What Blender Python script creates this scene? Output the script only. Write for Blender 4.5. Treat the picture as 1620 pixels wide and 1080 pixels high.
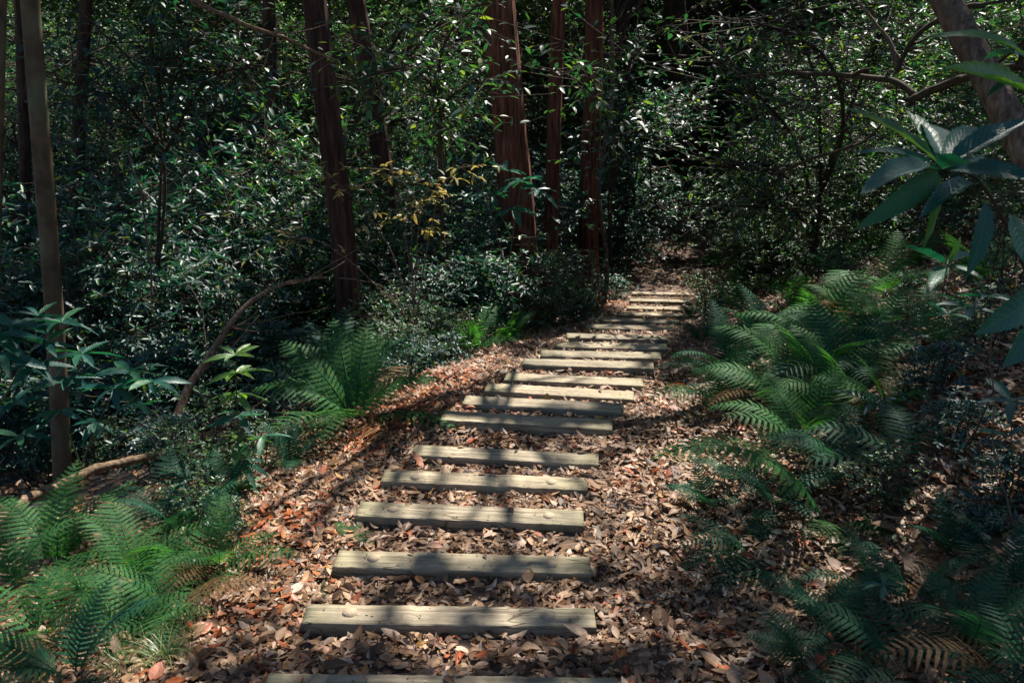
import bpy, math, random
import numpy as np
from mathutils import Vector, Matrix
R = math.radians
for o in list(bpy.data.objects): bpy.data.objects.remove(o)
sc = bpy.context.scene
col = sc.collection

# ---------------------------------------------------------------- camera
F, PITCH = 1350.0, R(18.0)          # focal length in photograph pixels (1620 wide)
SP, CP = math.sin(PITCH), math.cos(PITCH)
cd = bpy.data.cameras.new("camera"); cam = bpy.data.objects.new("camera", cd); col.objects.link(cam)
cd.sensor_width = 36.0; cd.lens = 36.0 * F / 1620.0
cd.clip_start = 0.05; cd.clip_end = 1000.0
cam.location = (0, 0, 0); cam.rotation_euler = (R(90) - PITCH, 0, 0)
cd.dof.use_dof = True; cd.dof.focus_distance = 5.5; cd.dof.aperture_fstop = 9.0
sc.camera = cam
# ---------------------------------------------------------------- sky, sun, exposure
SUN_EL, SUN_AZ = R(54), R(30)       # azimuth clockwise from +Y (ahead and to the right)
world = bpy.data.worlds.new("World"); sc.world = world; world.use_nodes = True
nt = world.node_tree; nt.nodes.clear()
sky = nt.nodes.new("ShaderNodeTexSky"); sky.sky_type = 'NISHITA'; sky.sun_disc = False
sky.ozone_density = 3.5; sky.sun_elevation = SUN_EL; sky.sun_rotation = SUN_AZ
bg = nt.nodes.new("ShaderNodeBackground"); bg.inputs[1].default_value = 0.07
wo = nt.nodes.new("ShaderNodeOutputWorld")
nt.links.new(sky.outputs[0], bg.inputs[0]); nt.links.new(bg.outputs[0], wo.inputs[0])
SUND = np.array([math.sin(SUN_AZ) * math.cos(SUN_EL), math.cos(SUN_AZ) * math.cos(SUN_EL), math.sin(SUN_EL)])
ld = bpy.data.lights.new("sun", 'SUN'); ld.energy = 5.0; ld.angle = R(0.53); ld.color = (1.0, 0.94, 0.85)
sun = bpy.data.objects.new("sun", ld); col.objects.link(sun)
sun.rotation_euler = Vector(SUND).to_track_quat('Z', 'Y').to_euler()
sc.view_settings.view_transform = 'Standard'; sc.view_settings.look = 'None'
sc.view_settings.exposure = 1.25; sc.view_settings.gamma = 1.0
sc.cycles.max_bounces = 6; sc.cycles.diffuse_bounces = 4; sc.cycles.glossy_bounces = 2
sc.cycles.transmission_bounces = 4; sc.cycles.transparent_max_bounces = 4
sc.cycles.sample_clamp_indirect = 4.0
sc.cycles.use_denoising = True

# ---------------------------------------------------------------- pixel helpers (calibration of real positions)
def P(u, v, y):
    """point on the ray of photograph pixel (u, v) at world distance y"""
    a, b = (u - 810) / F, (v - 540) / F
    Z = y / (CP - b * SP)
    return np.array([a * Z, y, -Z * (SP + b * CP)])
def PZ(u, v, Z):
    a, b = (u - 810) / F, (v - 540) / F
    return np.array([a * Z, Z * (CP - b * SP), -Z * (SP + b * CP)])

# steps: front top edge left (u,v), right (u,v), px height of the top face
STEPS = [(408, 1108, 985, 1112, 38), (474, 986, 944, 991, 35), (525, 897, 936, 907, 32), (560, 817, 924, 830, 28),
         (601, 760, 930, 776, 22), (648, 720, 947, 735, 20), (695, 664, 969, 680, 18), (730, 637, 986, 652, 15),
         (765, 618, 1003, 632, 15), (796, 600, 1018, 611, 13), (825, 576, 1035, 584, 12), (854, 562, 1047, 568, 11),
         (879, 547, 1057, 553, 10), (896, 533, 1057, 539, 10), (927, 518, 1068, 523, 9), (949, 507, 1077, 512, 9),
         (977, 497, 1089, 502, 8), (992, 487, 1094, 491, 8), (996, 475, 1093, 479, 7), (1000, 464, 1091, 467, 7)]
SL = 1.2
step_geo = []
for k, (ul, vl, ur, vr, hp) in enumerate(STEPS):
    ZL = F * SL / math.hypot(ur - ul, vr - vl)
    ZR = ZL * (SP + (vl - 540) / F * CP) / (SP + (vr - 540) / F * CP)
    m = 1.0 if k < 12 else 0.6
    ZR = ZL + (ZR - ZL) * m
    L_, R_ = PZ(ul, vl, ZL), PZ(ur, vr, ZR)
    z = (L_[2] + R_[2]) / 2
    L_[2] = R_[2] = z
    d = R_ - L_; th = math.atan2(-d[1], d[0]); ln = np.linalg.norm(d)
    t = math.sin(math.atan2(-z, L_[1]) + R(4))
    w = min(0.165, max(0.125, hp * L_[1] / F / t * 1.02))
    step_geo.append(dict(c=(L_ + R_) / 2, th=th, len=ln, w=w))
TH = np.array([s['th'] for s in step_geo]); TH = np.convolve(np.pad(TH, 1, 'edge'), [.25, .5, .25], 'valid')
for s, t in zip(step_geo, TH): s['th'] = float(t)
PY = np.array([s['c'][1] for s in step_geo]); PX = np.array([s['c'][0] for s in step_geo]); PZt = np.array([s['c'][2] for s in step_geo])
farp = [P(1062, 425, 19.6), P(1092, 398, 22.0), P(1150, 372, 26.0)]
far_z = [PZt[-1] - .05, PZt[-1] + .0, PZt[-1] + .35, PZt[-1] + .6]
KY = np.concatenate([[-6, 0.5], PY, [19.6, 22, 26, 34, 60]])
KX = np.concatenate([[PX[0] - .35, PX[0] - .12], PX, [farp[0][0], farp[1][0], farp[2][0], 11.5, 30]])
sl0 = (PZt[5] - PZt[0]) / (PY[5] - PY[0])
KZ = np.concatenate([[PZt[0] - sl0 * (PY[0] + 6), PZt[0] - sl0 * (PY[0] - .5)], PZt, [far_z[0], far_z[1], far_z[2], far_z[3] + .5, far_z[3] + 3]])
KT = np.concatenate([[TH[0]] * 2, TH, [TH[-1]] * 3, [R(45)] * 2])

def hash_noise(x, y, s, seed=0):
    x = x / s + seed * 17.3; y = y / s - seed * 9.1
    xi, yi = np.floor(x), np.floor(y); fx, fy = x - xi, y - yi
    def h(a, b):
        v = np.sin(a * 127.1 + b * 311.7 + seed * 74.7) * 43758.5453
        return v - np.floor(v)
    fx = fx * fx * (3 - 2 * fx); fy = fy * fy * (3 - 2 * fy)
    return (h(xi, yi) * (1 - fx) + h(xi + 1, yi) * fx) * (1 - fy) + (h(xi, yi + 1) * (1 - fx) + h(xi + 1, yi + 1) * fx) * fy - .5
def softp(a, k): return np.where(a / k > 20, a, k * np.log1p(np.exp(np.minimum(a / k, 20))))
def path_coords(x, y):
    xc = np.interp(y, KY, KX); th = np.interp(y, KY, KT)
    yp = y + np.clip(x - xc, -1.2, 1.2) * np.tan(th)
    xc = np.interp(yp, KY, KX)
    return x - xc, yp
def ground(x, y):
    x = np.asarray(x, float); y = np.asarray(y, float)
    d, yp = path_coords(x, y)
    z = np.interp(yp, KY, KZ) - .060
    z = z + .42 * softp(d - .95, .16) - .22 * softp(d - 9, 1.0)
    z = z - .30 * softp(-d - 1.25, .25) + .26 * softp(-d - 7, 1.0)
    z = z + .34 * softp(y - 27, 2.0) - .1 * softp(y - 80, 5)
    off = np.clip((np.abs(d) - .6) / 1.5, 0, 1)
    z = z + hash_noise(x, y, 1.7, 1) * .22 * off + hash_noise(x, y, .5, 2) * .06 * (.35 + off) + hash_noise(x, y, .16, 3) * .022
    return z
def hit(u, v, z0=1.2):
    Zs = np.linspace(z0, 60, 1500); a, b = (u - 810) / F, (v - 540) / F
    x = a * Zs; y = Zs * (CP - b * SP); z = -Zs * (SP + b * CP)
    i = np.argmax(z < ground(x, y))
    return np.array([x[i], y[i], float(ground(x[i], y[i]))])
def onground(u, y, v=600):
    p = P(u, v, y); return np.array([p[0], p[1], float(ground(p[0], p[1]))])

# ---------------------------------------------------------------- mesh helpers
def mk(name, parts, mats, smooth=True, matidx=None):
    me = bpy.data.meshes.new(name)
    V = []; LI = []; LT = []; UV = []; off = 0; MI = []; any_uv = any(len(p) > 2 and p[2] is not None for p in parts)
    for k, p in enumerate(parts):
        v = np.asarray(p[0], np.float32); V.append(v)
        u = p[2] if len(p) > 2 and p[2] is not None else np.zeros((len(v), 2), np.float32)
        fs = p[1] if isinstance(p[1], list) else [p[1]]
        for f in fs:
            f = np.asarray(f, np.int32)
            if len(f) == 0: continue
            LI.append((f + off).ravel()); LT.append(np.full(len(f), f.shape[1], np.int32))
            MI.append(np.full(len(f), (matidx[k] if matidx else 0), np.int32))
            if any_uv: UV.append(np.asarray(u, np.float32)[f.ravel()])
        off += len(v)
    V = np.concatenate(V); LI = np.concatenate(LI); LT = np.concatenate(LT)
    me.vertices.add(len(V)); me.vertices.foreach_set("co", V.ravel())
    me.loops.add(len(LI)); me.loops.foreach_set("vertex_index", LI)
    me.polygons.add(len(LT)); me.polygons.foreach_set("loop_start", np.concatenate([[0], np.cumsum(LT)[:-1]]).astype(np.int32))
    me.polygons.foreach_set("loop_total", LT)
    for m in (mats if isinstance(mats, list) else [mats]): me.materials.append(m)
    if matidx: me.polygons.foreach_set("material_index", np.concatenate(MI))
    if any_uv:
        l = me.uv_layers.new(name="UVMap"); l.data.foreach_set("uv", np.concatenate(UV).ravel())
    me.update(calc_edges=True)
    if smooth: me.polygons.foreach_set("use_smooth", np.ones(len(LT), bool))
    return me
def link(name, me, parent=None, loc=None, rot=None, scale=None):
    o = bpy.data.objects.new(name, me); col.objects.link(o)
    if parent is not None: o.parent = parent
    if loc is not None: o.location = [float(a) for a in loc]
    if rot is not None: o.rotation_euler = rot
    if scale is not None: o.scale = (scale,) * 3 if np.isscalar(scale) else scale
    return o
def tag(o, label=None, cat=None, group=None, kind=None):
    if label: o["label"] = label
    if cat: o["category"] = cat
    if group: o["group"] = group
    if kind: o["kind"] = kind
    return o
def thing(name, label, cat, loc=(0, 0, 0), rz=0.0, group=None, scale=1.0):
    return tag(link(name, None, None, loc, (0, 0, rz), scale), label, cat, group)
def norm(a): return a / np.maximum(np.linalg.norm(a, axis=-1, keepdims=True), 1e-9)
def frames(d, n0):
    d = norm(d); s = norm(np.cross(d, n0)); n = np.cross(s, d)
    return np.stack([s, d, n], axis=-1)          # columns: side, along, normal
def scatter(tmpl, pos, M, sc_):
    V, Fs = tmpl[0], tmpl[1]; n, k = len(pos), len(V)
    sc_ = np.asarray(sc_, float)
    VV = V[None] * (sc_[:, None, None] if sc_.ndim == 1 else sc_[:, None, :])
    W = np.einsum('nij,nkj->nki', M, VV) + pos[:, None, :]
    out = [(np.asarray(f)[None] + (np.arange(n) * k)[:, None, None]).reshape(-1, np.asarray(f).shape[1]) for f in Fs]
    uv = np.tile(tmpl[2], (n, 1)) if len(tmpl) > 2 else None
    return (W.reshape(-1, 3), out, uv)
def segs(A, B, ra, rb, sides=3):
    """tapered prisms from A to B (arrays)"""
    n = len(A); A = np.asarray(A, float); B = np.asarray(B, float)
    ra = np.broadcast_to(ra, n); rb = np.broadcast_to(rb, n)
    d = norm(B - A); h = np.where(np.abs(d[:, 2:3]) > .9, np.array([[1., 0, 0]]), np.array([[0., 0, 1]]))
    s = norm(np.cross(d, h)); t = np.cross(d, s)
    a = np.arange(sides) * 2 * math.pi / sides
    ring = s[:, None] * np.cos(a)[None, :, None] + t[:, None] * np.sin(a)[None, :, None]
    V = np.concatenate([A[:, None] + ring * ra[:, None, None], B[:, None] + ring * rb[:, None, None]], 1).reshape(-1, 3)
    i = np.arange(sides); j = (i + 1) % sides
    f = np.stack([i, j, j + sides, i + sides], 1)
    return (V, [(f[None] + (np.arange(n) * 2 * sides)[:, None, None]).reshape(-1, 4)])
def tube(pts, rad, sides=10, rough=0.0, rng=None, flute=0.0, nfl=9):
    pts = np.asarray(pts, float); n = len(pts); rad = np.broadcast_to(rad, n)
    T = np.gradient(pts, axis=0); T = norm(T)
    h = np.array([0.31, 0.95, 0.02]); s = norm(np.cross(T, h)); t = np.cross(T, s)
    a = np.arange(sides) * 2 * math.pi / sides
    rr = np.ones((n, sides))
    if rng is not None and rough: rr = rr * (1 + rng.normal(0, rough, (n, sides)))
    if rng is not None and flute:
        ph = np.cumsum(rng.normal(0, .10, n))[:, None]
        for q in range(4):
            kf = nfl * (q + 1) + rng.integers(0, 5); rr = rr + flute / (q * .6 + 1) * np.sin(a[None] * kf + rng.uniform(0, 6) + ph * kf * .25 + np.cumsum(rng.normal(0, .12, n))[:, None])
    V = (pts[:, None] + (s[:, None] * np.cos(a)[None, :, None] + t[:, None] * np.sin(a)[None, :, None]) * (rad[:, None] * rr)[..., None]).reshape(-1, 3)
    i = np.arange(sides); j = (i + 1) % sides
    f = np.concatenate([np.stack([i + k * sides, j + k * sides, j + (k + 1) * sides, i + (k + 1) * sides], 1) for k in range(n - 1)])
    cap = np.array([list(range(sides))[::-1], [k + (n - 1) * sides for k in range(sides)]])
    return (V, [f, cap])
def spline(cp, n):
    cp = np.asarray(cp, float); m = len(cp); t = np.linspace(0, m - 1, n); out = []
    for q in t:
        i = min(int(q), m - 2); f = q - i
        p0, p1, p2, p3 = cp[max(i - 1, 0)], cp[i], cp[i + 1], cp[min(i + 2, m - 1)]
        out.append(.5 * (2 * p1 + (p2 - p0) * f + (2 * p0 - 5 * p1 + 4 * p2 - p3) * f * f + (3 * p1 - p0 - 3 * p2 + p3) * f ** 3))
    return np.array(out)

# ---------------------------------------------------------------- leaf templates (unit length along +Y)
def leaf_tmpl(nseg, width, fold=.18, droop=.12, shape=.42, serr=0.0, wav=0.0, petiole=.0):
    ys = np.linspace(0, 1, nseg + 1); V = []; U = []
    for i, y in enumerate(ys):
        w = width * .5 * (math.sin(math.pi * min(1, max(0, y)) ** (math.log(.5) / math.log(shape)))) ** .85 if 0 < y < 1 else 0.004
        if serr and 0 < y < 1 and i % 2: w *= 1 - serr
        z = -droop * y * y + droop * .3 * y; e = wav * math.sin(y * 19)
        V += [(-w, y, z + fold * w + e), (0, y, z), (w, y, z + fold * w - e)]
        U += [(0, y), (.5, y), (1, y)]
    V = np.array(V)
    V[:, 1] = V[:, 1] * (1 - petiole) + petiole
    f = []
    for i in range(nseg):
        a = i * 3
        f += [(a, a + 1, a + 4, a + 3), (a + 1, a + 2, a + 5, a + 4)]
    return (V, [np.array(f)], np.array(U))
def simple_leaf(width=.4, fold=.25):
    w = width / 2
    V = np.array([(0, 0, 0), (-w * .9, .33, fold * w), (-w * .75, .7, fold * w * .8 - .03), (0, 1, -.10), (w * .75, .7, fold * w * .8 - .03), (w * .9, .33, fold * w)])
    return (V, [np.array([(0, 3, 2, 1), (0, 5, 4, 3)])])
LEAF_S = simple_leaf(.40); LEAF_N = simple_leaf(.30); LEAF_R = simple_leaf(.52)
LEAF_M = leaf_tmpl(4, .38, .25, .18)
LEAF_MN = leaf_tmpl(4, .30, .22, .22, .45)

# ---------------------------------------------------------------- materials
def new_mat(name):
    m = bpy.data.materials.new(name); m.use_nodes = True
    n = m.node_tree; n.nodes.clear()
    return m, n, n.nodes.new("ShaderNodeOutputMaterial")
def ramp(n, stops, fac=None, interp='LINEAR'):
    r = n.nodes.new("ShaderNodeValToRGB"); r.color_ramp.interpolation = interp
    e = r.color_ramp.elements
    while len(e) < len(stops): e.new(.5)
    for x, (p, c) in zip(e, stops): x.position = p; x.color = (*c, 1)
    if fac is not None: n.links.new(fac, r.inputs[0])
    return r
def math_n(n, op, a, b=None, clamp=False):
    m = n.nodes.new("ShaderNodeMath"); m.operation = op; m.use_clamp = clamp
    for i, x in enumerate([a, b]):
        if x is None: continue
        if isinstance(x, (int, float)): m.inputs[i].default_value = x
        else: n.links.new(x, m.inputs[i])
    return m.outputs[0]
def leaf_mat(name, stops, trans, rough=.35, tw=.35, spec=.5, veins=False, bump=0.0):
    m, n, out = new_mat(name)
    g = n.nodes.new("ShaderNodeNewGeometry"); oi = n.nodes.new("ShaderNodeObjectInfo")
    f = math_n(n, 'FRACT', math_n(n, 'ADD', g.outputs['Random Per Island'], math_n(n, 'MULTIPLY', oi.outputs['Random'], 3.7)))
    r = ramp(n, stops, f)
    b = n.nodes.new("ShaderNodeBsdfPrincipled"); b.inputs['Roughness'].default_value = rough
    b.inputs['Specular IOR Level'].default_value = spec
    colr = r.outputs[0]
    tc = n.nodes.new("ShaderNodeTexCoord")
    if veins:
        uv = n.nodes.new("ShaderNodeUVMap"); sx = n.nodes.new("ShaderNodeSeparateXYZ"); n.links.new(uv.outputs[0], sx.inputs[0])
        ax = math_n(n, 'ABSOLUTE', math_n(n, 'SUBTRACT', sx.outputs[0], .5))
        w = math_n(n, 'SINE', math_n(n, 'MULTIPLY', math_n(n, 'SUBTRACT', sx.outputs[1], math_n(n, 'MULTIPLY', ax, .38)), 75.0))
        w = math_n(n, 'POWER', math_n(n, 'MAXIMUM', w, 0.0), 6.0)
        mid = math_n(n, 'SUBTRACT', 1.0, math_n(n, 'MULTIPLY', ax, 28.0), True)
        v = math_n(n, 'ADD', math_n(n, 'MULTIPLY', w, .45), mid, True)
        mx = n.nodes.new("ShaderNodeMixRGB"); n.links.new(math_n(n, 'MULTIPLY', v, .45), mx.inputs[0]); n.links.new(colr, mx.inputs[1])
        mx.inputs[2].default_value = (min(1, stops[-1][1][0] * 2.2 + .03), min(1, stops[-1][1][1] * 1.9 + .03), stops[-1][1][2] * 1.6 + .01, 1)
        colr = mx.outputs[0]
        bp = n.nodes.new("ShaderNodeBump"); bp.inputs['Strength'].default_value = .35; bp.inputs['Distance'].default_value = .003
        nz = n.nodes.new("ShaderNodeTexNoise"); nz.inputs['Scale'].default_value = 60; n.links.new(tc.outputs['Object'], nz.inputs[0])
        n.links.new(math_n(n, 'ADD', math_n(n, 'MULTIPLY', v, -1.0), math_n(n, 'MULTIPLY', nz.outputs[0], .6)), bp.inputs['Height'])
        n.links.new(bp.outputs[0], b.inputs['Normal'])
    n.links.new(colr, b.inputs['Base Color'])
    t = n.nodes.new("ShaderNodeBsdfTranslucent")
    hs = n.nodes.new("ShaderNodeMixRGB"); hs.blend_type = 'MULTIPLY'; hs.inputs[0].default_value = 1
    n.links.new(colr, hs.inputs[1]); hs.inputs[2].default_value = (*trans, 1)
    n.links.new(hs.outputs[0], t.inputs[0])
    mx2 = n.nodes.new("ShaderNodeMixShader"); mx2.inputs[0].default_value = tw
    n.links.new(b.outputs[0], mx2.inputs[1]); n.links.new(t.outputs[0], mx2.inputs[2]); n.links.new(mx2.outputs[0], out.inputs[0])
    return m
M_shrub = leaf_mat("evergreen_leaf", [(0, (.006, .038, .042)), (.5, (.010, .054, .052)), (.85, (.018, .078, .048)), (.97, (.045, .11, .025)), (1, (.16, .15, .03))], (2.2, 2.9, 1.1), .50, .22, .7)
M_laurel = leaf_mat("laurel_leaf", [(0, (.010, .047, .036)), (.5, (.020, .075, .042)), (.85, (.045, .12, .028)), (1, (.15, .18, .03))], (2.5, 2.8, .9), .47, .30, .7)
M_tree = leaf_mat("tree_leaf", [(0, (.012, .045, .030)), (.6, (.022, .065, .035)), (1, (.06, .11, .025))], (2.0, 2.5, 1.0), .45, .20, .45)
M_canopy = leaf_mat("canopy_leaf", [(0, (.02, .05, .02)), (1, (.05, .09, .02))], (1.2, 1.5, .6), .5, .25)
M_yellow = leaf_mat("yellow_leaf", [(0, (.30, .24, .07)), (.6, (.38, .31, .11)), (1, (.22, .24, .05))], (1.3, 1.2, .8), .5, .4)
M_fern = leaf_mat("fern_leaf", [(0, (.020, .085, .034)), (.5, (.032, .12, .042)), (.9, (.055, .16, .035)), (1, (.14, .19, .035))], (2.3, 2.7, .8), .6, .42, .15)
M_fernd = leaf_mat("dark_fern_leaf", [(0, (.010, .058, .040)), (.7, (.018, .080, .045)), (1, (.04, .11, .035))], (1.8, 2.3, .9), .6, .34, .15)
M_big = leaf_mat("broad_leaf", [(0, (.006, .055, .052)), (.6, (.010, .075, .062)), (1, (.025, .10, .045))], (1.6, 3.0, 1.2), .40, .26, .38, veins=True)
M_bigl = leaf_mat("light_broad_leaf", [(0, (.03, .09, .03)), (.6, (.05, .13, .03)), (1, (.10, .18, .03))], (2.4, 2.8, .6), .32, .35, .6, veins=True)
M_grass = leaf_mat("grass_blade", [(0, (.05, .11, .03)), (.6, (.09, .16, .04)), (1, (.28, .25, .12))], (1.6, 1.6, .8), .4, .3)

def litter_mat(name):
    m, n, out = new_mat(name)
    g = n.nodes.new("ShaderNodeNewGeometry")
    r = ramp(n, [(0, (.045, .026, .015)), (.16, (.10, .052, .028)), (.34, (.20, .105, .052)), (.56, (.32, .185, .10)), (.75, (.44, .285, .175)), (.88, (.52, .40, .31)),
                 (.93, (.36, .085, .022)), (.965, (.24, .05, .016)), (1, (.42, .24, .06))], g.outputs['Random Per Island'])
    tc = n.nodes.new("ShaderNodeTexCoord"); nz = n.nodes.new("ShaderNodeTexNoise"); nz.inputs['Scale'].default_value = 45; nz.inputs['Detail'].default_value = 4
    n.links.new(tc.outputs['Object'], nz.inputs[0])
    mr = n.nodes.new("ShaderNodeMapRange"); n.links.new(nz.outputs[0], mr.inputs[0]); mr.inputs[1].default_value = .3; mr.inputs[2].default_value = .7; mr.inputs[3].default_value = .65; mr.inputs[4].default_value = 1.2
    mu = n.nodes.new("ShaderNodeMixRGB"); mu.blend_type = 'MULTIPLY'; mu.inputs[0].default_value = 1
    n.links.new(r.outputs[0], mu.inputs[1]); n.links.new(mr.outputs[0], mu.inputs[2])
    uv = n.nodes.new("ShaderNodeUVMap"); sx = n.nodes.new("ShaderNodeSeparateXYZ"); n.links.new(uv.outputs[0], sx.inputs[0])
    ax = math_n(n, 'ABSOLUTE', math_n(n, 'SUBTRACT', sx.outputs[0], .5))
    mid = math_n(n, 'SUBTRACT', 1.0, math_n(n, 'MULTIPLY', ax, 16.0), True)
    mx = n.nodes.new("ShaderNodeMixRGB"); n.links.new(math_n(n, 'MULTIPLY', mid, .4), mx.inputs[0]); n.links.new(mu.outputs[0], mx.inputs[1]); mx.inputs[2].default_value = (.42, .30, .2, 1)
    b = n.nodes.new("ShaderNodeBsdfPrincipled"); b.inputs['Roughness'].default_value = .55; b.inputs['Specular IOR Level'].default_value = .35
    n.links.new(mx.outputs[0], b.inputs['Base Color'])
    bp = n.nodes.new("ShaderNodeBump"); bp.inputs['Strength'].default_value = .5; bp.inputs['Distance'].default_value = .003; n.links.new(nz.outputs[0], bp.inputs['Height']); n.links.new(bp.outputs[0], b.inputs['Normal'])
    t = n.nodes.new("ShaderNodeBsdfTranslucent"); n.links.new(mu.outputs[0], t.inputs[0])
    ms = n.nodes.new("ShaderNodeMixShader"); ms.inputs[0].default_value = .22
    n.links.new(b.outputs[0], ms.inputs[1]); n.links.new(t.outputs[0], ms.inputs[2]); n.links.new(ms.outputs[0], out.inputs[0])
    return m
M_litter = litter_mat("dry_leaf")
M_rust = leaf_mat("rust_leaf", [(0, (.20, .05, .018)), (.4, (.38, .10, .03)), (.8, (.50, .17, .06)), (1, (.55, .30, .14))], (1, 1, 1), .5, .25)

def soil_mat():
    m, n, out = new_mat("soil")
    tc = n.nodes.new("ShaderNodeTexCoord")
    n1 = n.nodes.new("ShaderNodeTexNoise"); n1.inputs['Scale'].default_value = 3; n1.inputs['Detail'].default_value = 8
    n2 = n.nodes.new("ShaderNodeTexNoise"); n2.inputs['Scale'].default_value = 90; n2.inputs['Detail'].default_value = 6
    vo = n.nodes.new("ShaderNodeTexVoronoi"); vo.inputs['Scale'].default_value = 22
    for x in (n1, n2, vo): n.links.new(tc.outputs['Object'], x.inputs[0])
    sep = n.nodes.new("ShaderNodeSeparateXYZ"); n.links.new(vo.outputs['Color'], sep.inputs[0])
    r = ramp(n, [(0, (.04, .024, .015)), (.4, (.10, .058, .036)), (.75, (.19, .115, .075)), (1, (.27, .18, .13))], sep.outputs[0])
    r2 = ramp(n, [(.3, (.028, .018, .012)), (.7, (.13, .085, .055))], n2.outputs[0])
    mx = n.nodes.new("ShaderNodeMixRGB"); n.links.new(n1.outputs[0], mx.inputs[0]); n.links.new(r.outputs[0], mx.inputs[1]); n.links.new(r2.outputs[0], mx.inputs[2])
    b = n.nodes.new("ShaderNodeBsdfPrincipled"); b.inputs['Roughness'].default_value = .9; n.links.new(mx.outputs[0], b.inputs['Base Color'])
    bp = n.nodes.new("ShaderNodeBump"); bp.inputs['Strength'].default_value = .9; bp.inputs['Distance'].default_value = .02
    n.links.new(math_n(n, 'ADD', n2.outputs[0], vo.outputs['Distance']), bp.inputs['Height']); n.links.new(bp.outputs[0], b.inputs['Normal'])
    n.links.new(b.outputs[0], out.inputs[0]); return m
M_soil = soil_mat()

def bark_mat(name, c1, c2, c3, stretch=(14, 14, 1.3), bumpd=.02, moss=0.0):
    m, n, out = new_mat(name)
    tc = n.nodes.new("ShaderNodeTexCoord"); mp = n.nodes.new("ShaderNodeMapping"); mp.inputs['Scale'].default_value = stretch
    n.links.new(tc.outputs['Object'], mp.inputs[0])
    n1 = n.nodes.new("ShaderNodeTexNoise"); n1.inputs['Scale'].default_value = 1.6; n1.inputs['Detail'].default_value = 9; n1.inputs['Roughness'].default_value = .62
    n2 = n.nodes.new("ShaderNodeTexNoise"); n2.inputs['Scale'].default_value = 2.2; n2.inputs['Detail'].default_value = 5
    n.links.new(mp.outputs[0], n1.inputs[0]); n.links.new(tc.outputs['Object'], n2.inputs[0])
    r = ramp(n, [(.32, c1), (.52, c2), (.72, c3)], n1.outputs[0])
    mx = n.nodes.new("ShaderNodeMixRGB"); mx.blend_type = 'MULTIPLY'; mx.inputs[0].default_value = .6
    r2 = ramp(n, [(.35, (.55, .55, .55)), (.65, (1.25, 1.2, 1.1))], n2.outputs[0])
    n.links.new(r.outputs[0], mx.inputs[1]); n.links.new(r2.outputs[0], mx.inputs[2])
    b = n.nodes.new("ShaderNodeBsdfPrincipled"); b.inputs['Roughness'].default_value = .85; b.inputs['Specular IOR Level'].default_value = .2
    c = mx.outputs[0]
    if moss:
        n3 = n.nodes.new("ShaderNodeTexNoise"); n3.inputs['Scale'].default_value = 4; n3.inputs['Detail'].default_value = 7; n.links.new(tc.outputs['Object'], n3.inputs[0])
        mm = n.nodes.new("ShaderNodeMixRGB"); n.links.new(math_n(n, 'MULTIPLY', math_n(n, 'SUBTRACT', n3.outputs[0], .5, True), moss * 6, True), mm.inputs[0])
        n.links.new(c, mm.inputs[1]); mm.inputs[2].default_value = (.10, .12, .07, 1); c = mm.outputs[0]
    n.links.new(c, b.inputs['Base Color'])
    bp = n.nodes.new("ShaderNodeBump"); bp.inputs['Strength'].default_value = .9; bp.inputs['Distance'].default_value = bumpd
    n.links.new(n1.outputs[0], bp.inputs['Height']); n.links.new(bp.outputs[0], b.inputs['Normal'])
    n.links.new(b.outputs[0], out.inputs[0]); return m
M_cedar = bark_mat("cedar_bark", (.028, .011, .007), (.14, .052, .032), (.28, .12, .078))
M_cedard = bark_mat("shaded_cedar_bark", (.016, .008, .006), (.06, .030, .022), (.13, .07, .05))  # darkened cedar bark; shade on the two left trunks put into the colour
M_smooth = bark_mat("smooth_bark", (.06, .042, .024), (.115, .082, .048), (.17, .13, .08), (5, 5, 3), .006, .5)
M_pink = bark_mat("pale_bark", (.06, .04, .028), (.16, .11, .08), (.28, .21, .16), (16, 16, 6), .03, .3)
M_dark = bark_mat("dark_bark", (.015, .01, .008), (.05, .03, .022), (.09, .06, .045), (9, 9, 2), .015)
M_twig = bark_mat("twig_bark", (.06, .04, .03), (.12, .085, .065), (.2, .15, .12), (30, 30, 8), .002)
M_twigd = bark_mat("dark_twig_bark", (.025, .018, .012), (.05, .038, .025), (.09, .07, .05), (30, 30, 8), .002)
M_dead = bark_mat("dead_branch_bark", (.05, .032, .02), (.17, .11, .07), (.34, .25, .18), (26, 26, 9), .012, .2)
M_stalk = leaf_mat("green_stalk", [(0, (.03, .07, .02)), (1, (.06, .10, .03))], (1, 1, 1), .5, .05)

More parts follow.
